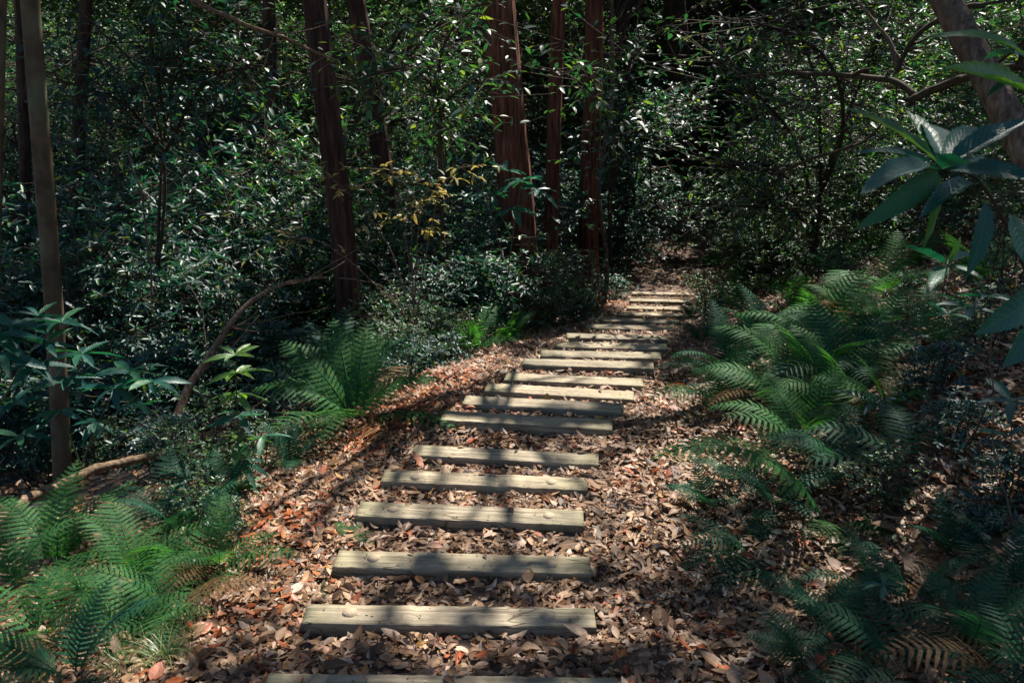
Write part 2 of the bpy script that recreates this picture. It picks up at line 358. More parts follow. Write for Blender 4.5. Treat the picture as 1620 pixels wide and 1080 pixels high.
def timber_mat():
    m, n, out = new_mat("weathered_timber")
    tc = n.nodes.new("ShaderNodeTexCoord"); oi = n.nodes.new("ShaderNodeObjectInfo")
    cb = n.nodes.new("ShaderNodeCombineXYZ"); n.links.new(math_n(n, 'MULTIPLY', oi.outputs['Random'], 37.0), cb.inputs[0]); n.links.new(math_n(n, 'MULTIPLY', oi.outputs['Random'], 5.0), cb.inputs[1])
    va = n.nodes.new("ShaderNodeVectorMath"); n.links.new(tc.outputs['Object'], va.inputs[0]); n.links.new(cb.outputs[0], va.inputs[1])
    mp = n.nodes.new("ShaderNodeMapping"); mp.inputs['Scale'].default_value = (1.6, 38, 38); n.links.new(va.outputs[0], mp.inputs[0])
    g1 = n.nodes.new("ShaderNodeTexNoise"); g1.inputs['Scale'].default_value = 1.2; g1.inputs['Detail'].default_value = 8; g1.inputs['Distortion'].default_value = .6; n.links.new(mp.outputs[0], g1.inputs[0])
    r = ramp(n, [(.3, (.17, .142, .105)), (.47, (.33, .28, .205)), (.6, (.43, .37, .28)), (.75, (.53, .465, .36))], g1.outputs[0])
    n2 = n.nodes.new("ShaderNodeTexNoise"); n2.inputs['Scale'].default_value = 4.5; n2.inputs['Detail'].default_value = 8; n2.inputs['Roughness'].default_value = .65; n.links.new(va.outputs[0], n2.inputs[0])
    mx = n.nodes.new("ShaderNodeMixRGB"); mx.blend_type = 'MULTIPLY'; mx.inputs[0].default_value = 1
    r2 = ramp(n, [(.32, (.50, .50, .49)), (.62, (1.1, 1.08, 1.04))], n2.outputs[0]); n.links.new(r.outputs[0], mx.inputs[1]); n.links.new(r2.outputs[0], mx.inputs[2])
    # green algae towards the ends
    sx = n.nodes.new("ShaderNodeSeparateXYZ"); n.links.new(tc.outputs['Object'], sx.inputs[0])
    e = math_n(n, 'MULTIPLY', math_n(n, 'SUBTRACT', math_n(n, 'ABSOLUTE', sx.outputs[0]), .30, True), 2.2, True)
    e = math_n(n, 'MULTIPLY', e, math_n(n, 'MULTIPLY', math_n(n, 'SUBTRACT', n2.outputs[0], .30, True), 3.2, True), True)
    al = n.nodes.new("ShaderNodeMixRGB"); n.links.new(math_n(n, 'MULTIPLY', e, .5), al.inputs[0]); n.links.new(mx.outputs[0], al.inputs[1]); al.inputs[2].default_value = (.19, .22, .07, 1)
    # thin cracks and specks
    mp2 = n.nodes.new("ShaderNodeMapping"); mp2.inputs['Scale'].default_value = (3.2, 26, 26); n.links.new(va.outputs[0], mp2.inputs[0])
    vo = n.nodes.new("ShaderNodeTexVoronoi"); vo.feature = 'DISTANCE_TO_EDGE'; vo.inputs['Scale'].default_value = 1.0; n.links.new(mp2.outputs[0], vo.inputs[0])
    cr = math_n(n, 'MULTIPLY', math_n(n, 'SUBTRACT', 1.0, math_n(n, 'MULTIPLY', vo.outputs['Distance'], 22.0), True), math_n(n, 'MULTIPLY', math_n(n, 'SUBTRACT', n2.outputs[0], .48, True), 7.0, True), True)
    dk = n.nodes.new("ShaderNodeMixRGB"); n.links.new(math_n(n, 'MULTIPLY', cr, .8), dk.inputs[0]); n.links.new(al.outputs[0], dk.inputs[1]); dk.inputs[2].default_value = (.05, .035, .02, 1)
    b = n.nodes.new("ShaderNodeBsdfPrincipled"); b.inputs['Roughness'].default_value = .75; b.inputs['Specular IOR Level'].default_value = .3
    tv = n.nodes.new("ShaderNodeMixRGB"); tv.blend_type = 'MULTIPLY'; tv.inputs[0].default_value = 1
    rv = ramp(n, [(0, (.70, .70, .66)), (.35, (.95, .93, .90)), (.6, (.88, .87, .80)), (.8, (1.12, 1.08, 1.0)), (1, (.9, .86, .82))], oi.outputs['Random'])
    n.links.new(dk.outputs[0], tv.inputs[1]); n.links.new(rv.outputs[0], tv.inputs[2]); n.links.new(tv.outputs[0], b.inputs['Base Color'])
    bp = n.nodes.new("ShaderNodeBump"); bp.inputs['Strength'].default_value = .8; bp.inputs['Distance'].default_value = .004
    n.links.new(math_n(n, 'SUBTRACT', g1.outputs[0], math_n(n, 'MULTIPLY', cr, 1.5)), bp.inputs['Height']); n.links.new(bp.outputs[0], b.inputs['Normal'])
    n.links.new(b.outputs[0], out.inputs[0]); return m
M_timber = timber_mat()
M_peg = bark_mat("peg_wood", (.30, .24, .17), (.36, .29, .21), (.42, .34, .25), (40, 40, 40), .00005)

# ---------------------------------------------------------------- ground
def build_ground():
    def axis(segs_):
        out = []
        for a, b, st in segs_: out += list(np.arange(a, b, st))
        return np.array(out + [segs_[-1][1]])
    xs = axis([(-120, -40, 8), (-40, -14, 1.5), (-14, -4, .35), (-4, -1.6, .12), (-1.6, 3.6, .06), (3.6, 8, .14), (8, 16, .5), (16, 40, 1.6), (40, 120, 8)])
    ys = axis([(-30, -3, 3), (-3, 1.6, .25), (1.6, 9, .055), (9, 19, .10), (19, 30, .25), (30, 60, 1.2), (60, 180, 6)])
    X, Y = np.meshgrid(xs, ys); Z = ground(X, Y)
    V = np.stack([X, Y, Z], -1).reshape(-1, 3); nx, ny = len(xs), len(ys)
    i, j = np.meshgrid(np.arange(nx - 1), np.arange(ny - 1)); a = (j * nx + i).ravel()
    f = np.stack([a, a + 1, a + nx + 1, a + nx], 1)
    tag(link("ground", mk("ground", [(V, [f])], M_soil)), kind="structure")
build_ground()

# ---------------------------------------------------------------- timber steps
def timber_mesh(L, W, H, rng):
    nx = 40; r = .008
    prof = [(-W / 2 + r, 0), (W / 2 - r, 0), (W / 2 - r * .3, -r * .3), (W / 2, -r), (W / 2, -H), (-W / 2, -H), (-W / 2, -r), (-W / 2 + r * .3, -r * .3)]
    xs = np.linspace(-L / 2, L / 2, nx); V = []
    for k, x in enumerate(xs):
        s = .985 if k in (0, nx - 1) else 1
        j1, j2 = rng.normal(0, .0012, 2)
        for (a, b) in prof:
            V.append((x + (.004 * math.copysign(1, -x) if s < 1 and b > -r * .5 else 0) + rng.normal(0, .0006), a * s + j1 * (1 if a < 0 else .6), b + (j2 if b > -.02 else 0) - (.004 if s < 1 and b == 0 else 0)))
    m = len(prof); i = np.arange(m); j = (i + 1) % m
    f = np.concatenate([np.stack([i + k * m, i + (k + 1) * m, j + (k + 1) * m, j + k * m], 1) for k in range(nx - 1)])
    cap = np.array([list(range(m)), [q + (nx - 1) * m for q in range(m)][::-1]])
    return (np.array(V), [f, cap])
step_labels = ["grey timber step cut off by the bottom edge of the photo",
 "lowest whole timber step, wide and grey with two round pegs", "timber step with two pegs, right of the small fern clump beside the leaves",
 "sunlit pale timber step with two pegs above the bright leaf patch", "fourth whole timber step up, mossy grey with dappled shade",
 "fifth whole timber step up, shaded, with leaves lying against its front", "mossy timber step with the tallest dark front face, sixth whole one up",
 "greenish timber step directly above the tall mossy one", "bright sunlit timber step, lower of the two palest ones",
 "bright sunlit timber step, upper of the two palest ones", "tenth whole timber step up, pale with its right end in view",
 "eleventh whole timber step up, thin and sunlit", "twelfth whole timber step up, in grey shade", "thirteenth whole timber step up, half lit on its right",
 "fourteenth whole timber step up, under a fern frond", "fifteenth whole timber step up, shaded grey", "sixteenth whole timber step up, evenly sunlit",
 "third timber step from the top of the stair", "second timber step from the top, in dark shade", "topmost timber step where the bare path begins"]
rng = np.random.default_rng(5)
for k, s in enumerate(step_geo):
    c = s['c']; fwd = np.array([math.sin(s['th']), math.cos(s['th'])])
    loc = (c[0] + fwd[0] * s['w'] / 2, c[1] + fwd[1] * s['w'] / 2, c[2] + s['w'] / 2 * math.sin(R(3)))
    root = thing("timber_step", step_labels[k], "step", loc, -s['th'], "timber steps laid across the forest path")
    root.rotation_euler = (R(3 + rng.uniform(-1, 1)), R(rng.uniform(-.6, .6)), -s['th'])
    link("beam", mk("beam", [timber_mesh(s['len'], s['w'], .15, rng)], M_timber, False), root)
    if k < 5:
        for sx in (-.335, .33):
            a = np.linspace(0, 2 * math.pi, 20)[:-1]; rad = .031
            V = np.concatenate([np.stack([np.cos(a) * rad, np.sin(a) * rad, a * 0 + .0025], 1), np.stack([np.cos(a) * rad, np.sin(a) * rad, a * 0 - .03], 1)]); q = len(a)
            V[:, :2] += (sx * s['len'] + rng.normal(0, .012), rng.normal(0, .006))
            i = np.arange(q); fc = [np.array([list(range(q))]), np.stack([i, i + q, (i + 1) % q + q, (i + 1) % q], 1)]
            link("peg", mk("peg", [(V, fc)], M_peg, False), root)

# ---------------------------------------------------------------- fallen leaves
def on_timber(x, y, margin=0.0):
    r = np.zeros(len(x), bool)
    for s in step_geo:
        c = s['c']; dx, dy = x - c[0], y - c[1]
        a = dx * math.cos(s['th']) - dy * math.sin(s['th']); b = dx * math.sin(s['th']) + dy * math.cos(s['th'])
        r |= (np.abs(a) < s['len'] / 2 + .01) & (b > -.015 - margin) & (b < s['w'] + .02)
    return r
def build_litter():
    rng = np.random.default_rng(11)
    parts = []
    def batch(N, xr, yr, dens, tmpls, size, lift, tilt):
        x = rng.uniform(*xr, N); y = rng.uniform(*yr, N)
        k = rng.random(N) < dens(x, y); x, y = x[k], y[k]
        k = ~on_timber(x, y); x, y = x[k], y[k]; n = len(x)
        z = ground(x, y) + rng.random(n) ** 1.5 * lift + .006
        az = rng.uniform(0, 2 * math.pi, n); el = rng.normal(0, tilt, n)
        d = np.stack([np.cos(az) * np.cos(el), np.sin(az) * np.cos(el), np.sin(el)], 1)
        n0 = np.stack([rng.normal(0, tilt * 1.1, n), rng.normal(0, tilt * 1.1, n), np.where(rng.random(n) < .35, -1., 1.)], 1)
        Mx = frames(d, n0); s = size * rng.lognormal(0, .28, n)
        sc3 = np.stack([s * rng.uniform(.65, 1.35, n), s, s * rng.uniform(.3, 1.9, n)], 1)
        which = rng.integers(0, len(tmpls), n)
        for q, t in enumerate(tmpls):
            w = which == q
            if w.any(): parts.append(scatter(t, np.stack([x, y, z], 1)[w], Mx[w], sc3[w]))
    near = [leaf_tmpl(5, .42, .28, .18, .45, wav=.012), leaf_tmpl(5, .36, -.25, -.18, .5, wav=-.018), leaf_tmpl(5, .50, .45, .08, .42, wav=.022), leaf_tmpl(5, .40, .8, .3, .5), leaf_tmpl(5, .46, -.15, .12, .5, wav=.03)]
    far = [simple_leaf(.45, .35), simple_leaf(.4, -.3)]
    def dpath(x, y):
        d, _ = path_coords(x, y); return np.clip(1.15 - np.maximum(-d - 1.5, 0) * .7, .25, 1) * np.where(np.abs(d) < .6, .32 + .7 * (hash_noise(x, y, .33, 8) > -.02), 1)
    batch(78000, (-2.4, 3.6), (1.8, 6.5), dpath, near, .054, .022, .21)
    batch(60000, (-2.0, 3.2), (1.8, 7.5), dpath, [simple_leaf(.5, .7), simple_leaf(.3, -.7)], .026, .02, .4)
    batch(76000, (-3.5, 6.5), (6.3, 13), dpath, [leaf_tmpl(3, .42, .3, .2), leaf_tmpl(3, .40, -.3, -.15)], .062, .03, .22)
    batch(60000, (-7, 14), (12.5, 32), dpath, far, .085, .03, .35)
    batch(14000, (-9, -2.2), (2, 12), lambda x, y: np.ones(len(x)), far, .075, .03, .35)
    tag(link("fallen_leaves", mk("fallen_leaves", parts, M_litter)), "dry brown fallen leaves covering the path and the banks", "leaves", kind="stuff")
    # small sticks lying in the litter
    n = 900; x = rng.uniform(-2.6, 5.2, n); y = rng.uniform(2, 13, n) ; k = ~on_timber(x, y, .1); x, y = x[k], y[k]; n = len(x)
    z = ground(x, y) + .03; az = rng.uniform(0, 6.28, n); l = .04 + .16 * rng.random(n) ** 2.5
    A = np.stack([x, y, z], 1); Bq = A + np.stack([np.cos(az) * l, np.sin(az) * l, rng.normal(.1, .15, n) * l], 1); Bq[:, 2] = np.maximum(Bq[:, 2], ground(Bq[:, 0], Bq[:, 1]) + .018)
    C = (A + Bq) / 2 + rng.normal(0, .05, A.shape) * l[:, None]; r_ = .0012 + .0025 * rng.random(n) ** 3
    tag(link("fallen_sticks", mk("fallen_sticks", [segs(A, C, r_, r_ * .8, 5), segs(C, Bq, r_ * .8, r_ * .5, 5)], M_dead)), "small dry sticks lying in the fallen leaves", "sticks", kind="stuff")
    # rust-red leaves gathered along the left edge of the path
    parts.clear()
    spots = [(-1.1 + k * .0, 0, 0) for k in range(0)]
    for (u, v, ru, n_) in [(690, 622, 60, 260), (640, 655, 60, 260), (590, 690, 45, 200), (730, 600, 30, 90), (440, 835, 60, 90), (470, 890, 60, 50), (410, 960, 70, 30), (960, 485, 40, 260), (930, 470, 30, 200), (1110, 450, 30, 160)]:
        c = hit(u, v); e = hit(u + ru, v); r_ = abs(e[0] - c[0]); x = rng.normal(c[0], r_ * .7, n_); y = rng.normal(c[1], r_ * .9, n_); k = ~on_timber(x, y); x, y = x[k], y[k]; n = len(x)
        z = ground(x, y) + .028 + rng.random(n) * .012; az = rng.uniform(0, 6.28, n); d = np.stack([np.cos(az), np.sin(az), rng.normal(0, .25, n)], 1)
        parts.append(scatter(near[rng.integers(0, 4)], np.stack([x, y, z], 1), frames(d, np.stack([rng.normal(0, .25, n), rng.normal(0, .25, n), np.ones(n)], 1)), .06 * rng.uniform(.6, 1.3, n)))
    tag(link("rust_leaves", mk("rust_leaves", parts, M_rust)), "rust orange fallen leaves gathered along the left edge of the path", "leaves", kind="stuff")
    # a few leaves and crumbs lying on the timbers
    parts.clear()
    for s in step_geo[:14]:
        for sz, cnt in ((.055, 1), (.014, 26)):
            n = max(1, rng.poisson(cnt)); a = rng.uniform(-.5, .5, n) * s['len'] * .97; b = rng.uniform(.01, s['w'] - .01, n) if sz < .03 else np.full(n, s['w'] * .9)
            x = s['c'][0] + a * math.cos(s['th']) + b * math.sin(s['th']); y = s['c'][1] - a * math.sin(s['th']) + b * math.cos(s['th'])
            z = np.full(n, s['c'][2] + .004) + b * .052 + .003; az = rng.uniform(0, 6.28, n)
            d = np.stack([np.cos(az), np.sin(az), rng.normal(0, .05, n)], 1)
            parts.append(scatter(near[0], np.stack([x, y, z], 1), frames(d, np.stack([rng.normal(0, .1, n), rng.normal(0, .1, n), np.ones(n)], 1)), sz * rng.uniform(.6, 1.3, n)))
    tag(link("leaf_crumbs", mk("leaf_crumbs", parts, M_litter)), "small leaf crumbs scattered on the timber steps", "leaf crumbs", kind="stuff")
build_litter()
# ---------------------------------------------------------------- ferns
def frond_mesh(name, L, rise, droop, npin, seed, mat, wide=.30, bend=0.0):
    """frond: rachis arching out along +Y; pinnae with small leaflets on both sides"""
    rng = np.random.default_rng(seed)
    t = np.linspace(0, 1, 26); ang = rise + (droop - rise) * t ** 1.15        # pitch angle along the frond
    ds = L / 25; pts = [np.zeros(3)]
    for a, tt in zip(ang[:-1], t[:-1]):
        b = bend * tt; pts.append(pts[-1] + ds * np.array([math.sin(b) * math.cos(a), math.cos(a) * math.cos(b), math.sin(a)]))
    pts = np.array(pts)
    parts = [tube(pts, np.linspace(.0045, .0012, 26) * (L / .7), 4)[:2]]
    T = norm(np.gradient(pts, axis=0)); S = norm(np.cross(T, np.array([0, 0, 1.]) + 1e-3)); N = np.cross(S, T)
    idx = np.linspace(.16, .985, npin); pos = []; Ms = []; scs = []
    for k, q in enumerate(idx):
        i = q * 25; i0 = min(int(i), 24); f = i - i0
        c = pts[i0] * (1 - f) + pts[i0 + 1] * f; tt, ss, nn = T[i0], S[i0], N[i0]
        prof = (math.sin(math.pi * min(1, (q - .05)) ** .62)) ** .9 if q < .98 else .04
        pl = L * wide * max(.05, prof) * rng.uniform(.92, 1.06)
        for sg in (-1, 1):
            d = norm(ss * sg * 1.0 + tt * (.32 + .25 * q) + nn * rng.normal(.02, .05))
            npn = max(5, int(pl / (L * .0115)))
            u = (np.arange(npn) + .6) / npn; lw = L * .0205 * (1 - .75 * u ** 2.2) * (.55 + .45 * min(1, pl / (L * .16))) * rng.uniform(.85, 1.1, npn)
            side = norm(np.cross(nn, d)); dn = nn
            sag = -.22 * pl * u ** 2
            base = c + d * (u * pl)[:, None] + dn * sag[:, None]
            for s2 in (-1, 1):
                dd = side * s2 + d * .45
                dd = np.repeat(dd[None], npn, 0) + rng.normal(0, .05, (npn, 3))
                pos.append(base); Ms.append(frames(dd, np.repeat(nn[None] + side[None] * s2 * -.25, npn, 0))); scs.append(lw)
            parts.append(segs(c[None], (c + d * pl + dn * -.2 * pl)[None], .0012 * L / .7, .0005))
    lv = leaflet
    parts.append(scatter(lv, np.concatenate(pos), np.concatenate(Ms), np.concatenate(scs)))
    return mk(name, parts, mat)
w_ = .62
leaflet = (np.array([(-w_ * .55, 0, 0), (w_ * .55, 0, 0), (w_ * .45, .6, -.02), (0, 1, -.08), (-w_ * .45, .6, -.02)]), [np.array([(0, 1, 2, 3, 4)])])
M_fernb = leaf_mat('brown_fern_leaf', [(0, (.10, .055, .025)), (1, (.20, .12, .05))], (1.2, 1.1, .9), .6, .3, .2)
FR = {}
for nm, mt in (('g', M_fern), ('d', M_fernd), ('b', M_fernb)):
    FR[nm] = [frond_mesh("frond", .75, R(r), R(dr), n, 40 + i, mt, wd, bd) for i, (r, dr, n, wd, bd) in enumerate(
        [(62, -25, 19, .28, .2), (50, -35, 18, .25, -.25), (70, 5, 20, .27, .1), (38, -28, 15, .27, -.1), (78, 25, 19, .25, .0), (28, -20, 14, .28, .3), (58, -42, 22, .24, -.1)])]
def fern(pos, n, L, label, kind='g', yaws=None, picks=None, group=None, seed=0, tilt=0.0, cat="fern"):
    rng = np.random.default_rng(seed)
    root = thing("fern", label, cat, (pos[0], pos[1], pos[2] - .01), 0, group)
    if yaws is None: yaws = np.degrees(np.arange(n) * 2 * math.pi / n + rng.uniform(0, 6)) + rng.normal(0, 12, n)
    for k, yw in enumerate(yaws):
        pk = picks[k % len(picks)] if picks else rng.integers(0, 6)
        s = L / .75 * (rng.uniform(.8, 1.1) if picks is None else 1)
        # yaw: 0 = away from camera (+Y), 90 = to the right
        brown = L > .35 and rng.random() < .05
        if brown: pk = (1, 3, 5)[k % 3]
        o = link("frond", FR["b" if brown else kind][pk], root, (rng.normal(0, .008), rng.normal(0, .008), 0), (R(rng.normal(tilt, 5)), R(rng.normal(0, 7)), -R(yw)), s)
        if brown: o['label'] = 'withered brown frond'
    return root

# ---- ferns at the left edge
fern(hit(92, 905), 7, .62, "large fern at the left edge with layered fronds above the fallen log", 'g', [-70, -30, 5, 40, 75, 110], [2, 0, 4, 2, 0, 1], seed=1)
fern(hit(215, 925), 8, .50, "bright fern with ladder fronds right of the left edge one", 'g', seed=2)
fern(hit(60, 1010), 8, .60, "sunlit yellow green fern low at the left edge", 'g', seed=3)
fern(hit(180, 1015), 8, .52, "dense fern in the middle of the lower left fern bed", 'g', seed=4)
fern(hit(270, 975), 7, .46, "fern with pale sheen fronds beside the leafy path edge", 'g', seed=5)
fern(hit(345, 905), 7, .42, "fern clump under the whorled leafy sapling at the path edge", 'g', seed=6)
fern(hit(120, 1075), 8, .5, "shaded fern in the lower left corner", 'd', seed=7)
fern(hit(20, 940), 8, .55, "fern half cut by the left edge below the log", 'g', seed=77)
fern(hit(285, 850), 8, .50, "small dark fern between the log end and the sapling", 'd', seed=8)
fern(hit(350, 800), 7, .42, "dark fern behind the whorled leafy sapling", 'd', seed=9)
fern(hit(462, 745), 6, .38, "blue green upright fern beside the path left of the shaded steps", 'd', [-60, -20, 15, 50, 160], [4, 2, 4, 2, 0], seed=10)
fern(hit(560, 668), 11, .85, "tall upright fern with ladder fronds left of the orange leaf patch", 'g', [-100, -60, -20, 0, 25, 60, 85, 105, 140, -140, 190], [0, 2, 4, 4, 2, 0, 0, 5, 1, 3, 1], seed=11)
fern(hit(545, 655), 6, .95, "dark fern standing behind the tall ladder fern", 'd', [-50, -15, 20, 55, -90], [2, 4, 4, 2, 0], seed=12)
fern(hit(745, 560), 9, .85, "fern with arching fronds on the left verge beside the middle steps", 'g', seed=13)
fern(hit(800, 545), 9, .6, "low bright fern touching the path left of the middle steps", 'g', seed=14)
fern(hit(690, 575), 8, .8, "dark fern left of the arching verge fern", 'd', seed=15)
fern(hit(840, 508), 8, .75, "bluish fern at the path bend before the upper steps", 'd', seed=16)
fern(onground(745, 10.5), 8, 1.1, "dark blue fern under the largest cedar trunk", 'd', seed=17)
fern(hit(540, 862), 4, .19, "tiny bright fern at the left end of the second pegged step", 'g', [60, 20, -20, 95], [5, 3, 1, 5], seed=18)
fern(hit(512, 945), 3, .09, "seedling fern at the leaf covered path edge", 'g', seed=19)
fern(hit(860, 797), 4, .10, "tiny fern tuft behind the sunlit pegged step", 'g', [80, -80, 40, -40], [5, 3], seed=20)
# ---- ferns on the right bank
fern(hit(1300, 838), 6, 1.0, "big arching fern frond reaching left over the path edge", 'g', [-84], [6], seed=21)
fern(hit(1190, 880), 6, .42, "fern with shaded fronds hanging toward the lower path", 'd', [-115, -90, -60, -140, 180, 30], [3, 1, 5, 3, 5, 1], seed=22)
fern(hit(1325, 830), 5, .38, "bright green fern tip pointing down among the brown leaves", 'g', [185, 150, 215, 100], [5, 3, 5, 3], seed=23)
fern(hit(1440, 740), 7, .55, "fern with separate broad pinnae on the open leafy bank", 'd', [-100, -60, 100, 60, 10], [5, 3, 5, 3, 1], seed=24)
bank = [(1165, 622, .6, "fern above the long arching frond, nearest the steps"), (1230, 640, .75, "dense fern behind the long arching frond"), (1270, 700, .7, "dark fern in the heart of the right fern bank"),
 (1150, 590, .8, "fern hanging over the right end of the bright steps"), (1240, 590, .85, "fern in the middle rows of the right bank"), (1330, 640, .75, "dark fern under the bare leafy slope"),
 (1110, 545, .8, "fern leaning over the right end of the middle steps"), (1190, 520, .9, "fern with yellow green tips beside the upper steps"), (1290, 540, .85, "broad fern at mid height of the right bank"),
 (1370, 560, .8, "fern below the small leafy sapling on the bank"), (1160, 470, .9, "sunlit fern right of the topmost steps"), (1235, 460, .9, "bright flat fern on the upper bank"),
 (1320, 450, .9, "soft green fern on the upper bank below the thicket"), (1400, 470, .8, "dark fern beneath the foreground twig"), (1210, 415, .9, "silvery fern where the thicket begins"),
 (1300, 400, .9, "flat silvery fern along the thicket edge"), (1390, 410, .85, "fern under the hanging foreground leaf"), (1470, 560, .7, "sparse fern beside the right edge litter"),
 (1090, 505, .6, "small fern at the end of the shaded middle step"), (1400, 660, .6, "fern on the slope above the separate pinnae"), (1450, 420, .8, "fern behind the big foreground leaves"),
 (1120, 800, .35, "low fern under the long arching frond"), (1130, 420, .7, "small sunny fern at the path bend"), (1540, 450, .7, "fern at the foot of the leaning trunk"),
 (1220, 555, .85, "green fern between the middle steps and the bank's heart"), (1150, 640, .75, "fern with dark fronds beside the dappled steps"), (1280, 610, .85, "wide dark fern above the long arching frond"),
 (1340, 600, .8, "fern where the fern bank meets the open slope"), (1260, 500, .85, "lush fern on the bank level with the upper middle steps"), (1340, 505, .8, "lush dark fern left of the blue leaved seedling"),
 (1330, 745, .6, "dark fern uphill of the bright drooping tip"), (1170, 445, .8, "fern with lit tips above the topmost steps"), (1400, 520, .7, "dark fern under the foreground stem"),
 (1270, 420, .85, "grey green fern among the thicket stems"), (1350, 390, .8, "pale fern at the back of the upper bank")]
for k, (u, v, L, lb) in enumerate(bank):
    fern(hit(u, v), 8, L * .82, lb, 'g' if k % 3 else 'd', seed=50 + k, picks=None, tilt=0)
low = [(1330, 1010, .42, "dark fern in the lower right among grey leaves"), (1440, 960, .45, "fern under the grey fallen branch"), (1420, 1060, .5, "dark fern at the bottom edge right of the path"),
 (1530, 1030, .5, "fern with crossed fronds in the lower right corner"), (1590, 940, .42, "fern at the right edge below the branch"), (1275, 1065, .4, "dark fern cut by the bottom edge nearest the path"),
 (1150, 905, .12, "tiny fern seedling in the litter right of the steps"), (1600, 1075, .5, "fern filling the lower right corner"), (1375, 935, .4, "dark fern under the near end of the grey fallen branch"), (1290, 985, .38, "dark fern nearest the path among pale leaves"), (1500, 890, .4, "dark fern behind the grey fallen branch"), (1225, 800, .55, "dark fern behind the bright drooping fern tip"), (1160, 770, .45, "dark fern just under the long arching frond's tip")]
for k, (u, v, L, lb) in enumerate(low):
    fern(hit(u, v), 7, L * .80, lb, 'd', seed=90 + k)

# ---------------------------------------------------------------- branching plants (trunk or stems + foliage)
def gen_plant(seed, H, W, nst, ntips, leaf, tmpl, kleaf, clumps=14, low=.12, droop=0.0, stem_r=.012, upness=.9, twigr=.0022, shape=1.0):
    rng = np.random.default_rng(seed); wood = []; nodes = []
    for s in range(nst):
        a = rng.uniform(0, 6.28); rr = W * .36 * rng.random() ** .5
        top = np.array([math.cos(a) * rr, math.sin(a) * rr, H * rng.uniform(.75, 1)])
        b = np.array([math.cos(a) * .05, math.sin(a) * .05, -.15]) * (1 if nst > 1 else 0) + np.array([0, 0, -.1])
        mid = (b + top) / 2 + rng.normal(0, W * .06, 3); pts = spline([b, b * .6 + mid * .4 + rng.normal(0, .03, 3), mid, top], 9)
        rad = np.linspace(stem_r, stem_r * .3, 9); wood.append(segs(pts[:-1], pts[1:], rad[:-1], rad[1:], 5)); nodes.append(pts[2:])
    nodes = np.concatenate(nodes)
    # clump centres
    ca = rng.uniform(0, 6.28, clumps); cr = W * .5 * rng.uniform(.25, 1, clumps); cz = H * (low + (1 - low) * rng.random(clumps) ** shape)
    lim = np.sqrt(np.clip(1 - ((cz / H - .5) / .62) ** 2, .08, 1)); C = np.stack([np.cos(ca) * cr * lim, np.sin(ca) * cr * lim, cz], 1)
    j = np.argmin(((C[:, None] - nodes[None]) ** 2).sum(-1), 1); A = nodes[j]
    mid = (A + C) / 2 + rng.normal(0, W * .03, C.shape) + [0, 0, W * .03]
    wood.append(segs(A, mid, stem_r * .5, stem_r * .35, 4)); wood.append(segs(mid, C, stem_r * .35, stem_r * .22, 4))
    ci = rng.integers(0, clumps, ntips); sp = W * .15 * np.array([1, 1, .55])
    T = C[ci] + rng.normal(0, 1, (ntips, 3)) * sp; T[:, 2] = np.maximum(T[:, 2], .03)
    both = np.concatenate([C, mid, nodes]); j = np.argmin(((T[:, None, :] - both[None]) ** 2).sum(-1), 1)
    wood.append(segs(both[j], T, twigr * 1.4, twigr * .8, 3))
    out = norm(T - both[j] + 1e-4)
    pos = np.repeat(T, kleaf, 0); n = len(pos)
    az = np.tile(np.arange(kleaf) * 2.4, ntips) + np.repeat(rng.uniform(0, 6.28, ntips), kleaf); el = rng.normal(.15 - droop, .35, n)
    d = np.stack([np.cos(az) * np.cos(el), np.sin(az) * np.cos(el), np.sin(el)], 1) * .8 + np.repeat(out, kleaf, 0) * .45
    n0 = np.array([0, 0, upness]) + rng.normal(0, .32, (n, 3))
    pos = pos - np.repeat(out, kleaf, 0) * (np.tile(np.arange(kleaf), ntips)[:, None] * leaf * .12)
    lv = scatter(tmpl, pos, frames(d, n0), leaf * rng.uniform(.6, 1.15, n))
    return wood, [lv]
def plant_meshes(seed, leafmat, woodmat, **kw):
    w, l = gen_plant(seed, **kw)
    return mk("stems", w, woodmat), mk("foliage", l, leafmat, False)
LM = LEAF_M; LMN = LEAF_MN
shrubs = [plant_meshes(100, M_shrub, M_twigd, H=1.7, W=1.7, nst=6, ntips=620, leaf=.085, tmpl=LEAF_S, kleaf=5, clumps=26),
          plant_meshes(101, M_shrub, M_twig, H=2.1, W=1.6, nst=5, ntips=560, leaf=.095, tmpl=LEAF_S, kleaf=5, clumps=22),
          plant_meshes(102, M_laurel, M_twig, H=1.4, W=1.5, nst=7, ntips=640, leaf=.065, tmpl=LEAF_S, kleaf=5, clumps=26),
          plant_meshes(103, M_shrub, M_twigd, H=2.6, W=2.0, nst=5, ntips=700, leaf=.10, tmpl=LEAF_N, kleaf=6, clumps=26),
          plant_meshes(104, M_laurel, M_twigd, H=2.2, W=2.2, nst=6, ntips=760, leaf=.08, tmpl=LEAF_N, kleaf=5, clumps=30),
          plant_meshes(105, M_shrub, M_twigd, H=1.1, W=1.3, nst=6, ntips=420, leaf=.12, tmpl=LEAF_N, kleaf=6, clumps=18)]
lows = [plant_meshes(110, M_laurel, M_twigd, H=.65, W=.8, nst=6, ntips=230, leaf=.045, tmpl=LEAF_R, kleaf=5, clumps=14),
        plant_meshes(111, M_shrub, M_twigd, H=.55, W=.75, nst=5, ntips=160, leaf=.08, tmpl=LEAF_S, kleaf=5, clumps=12)]
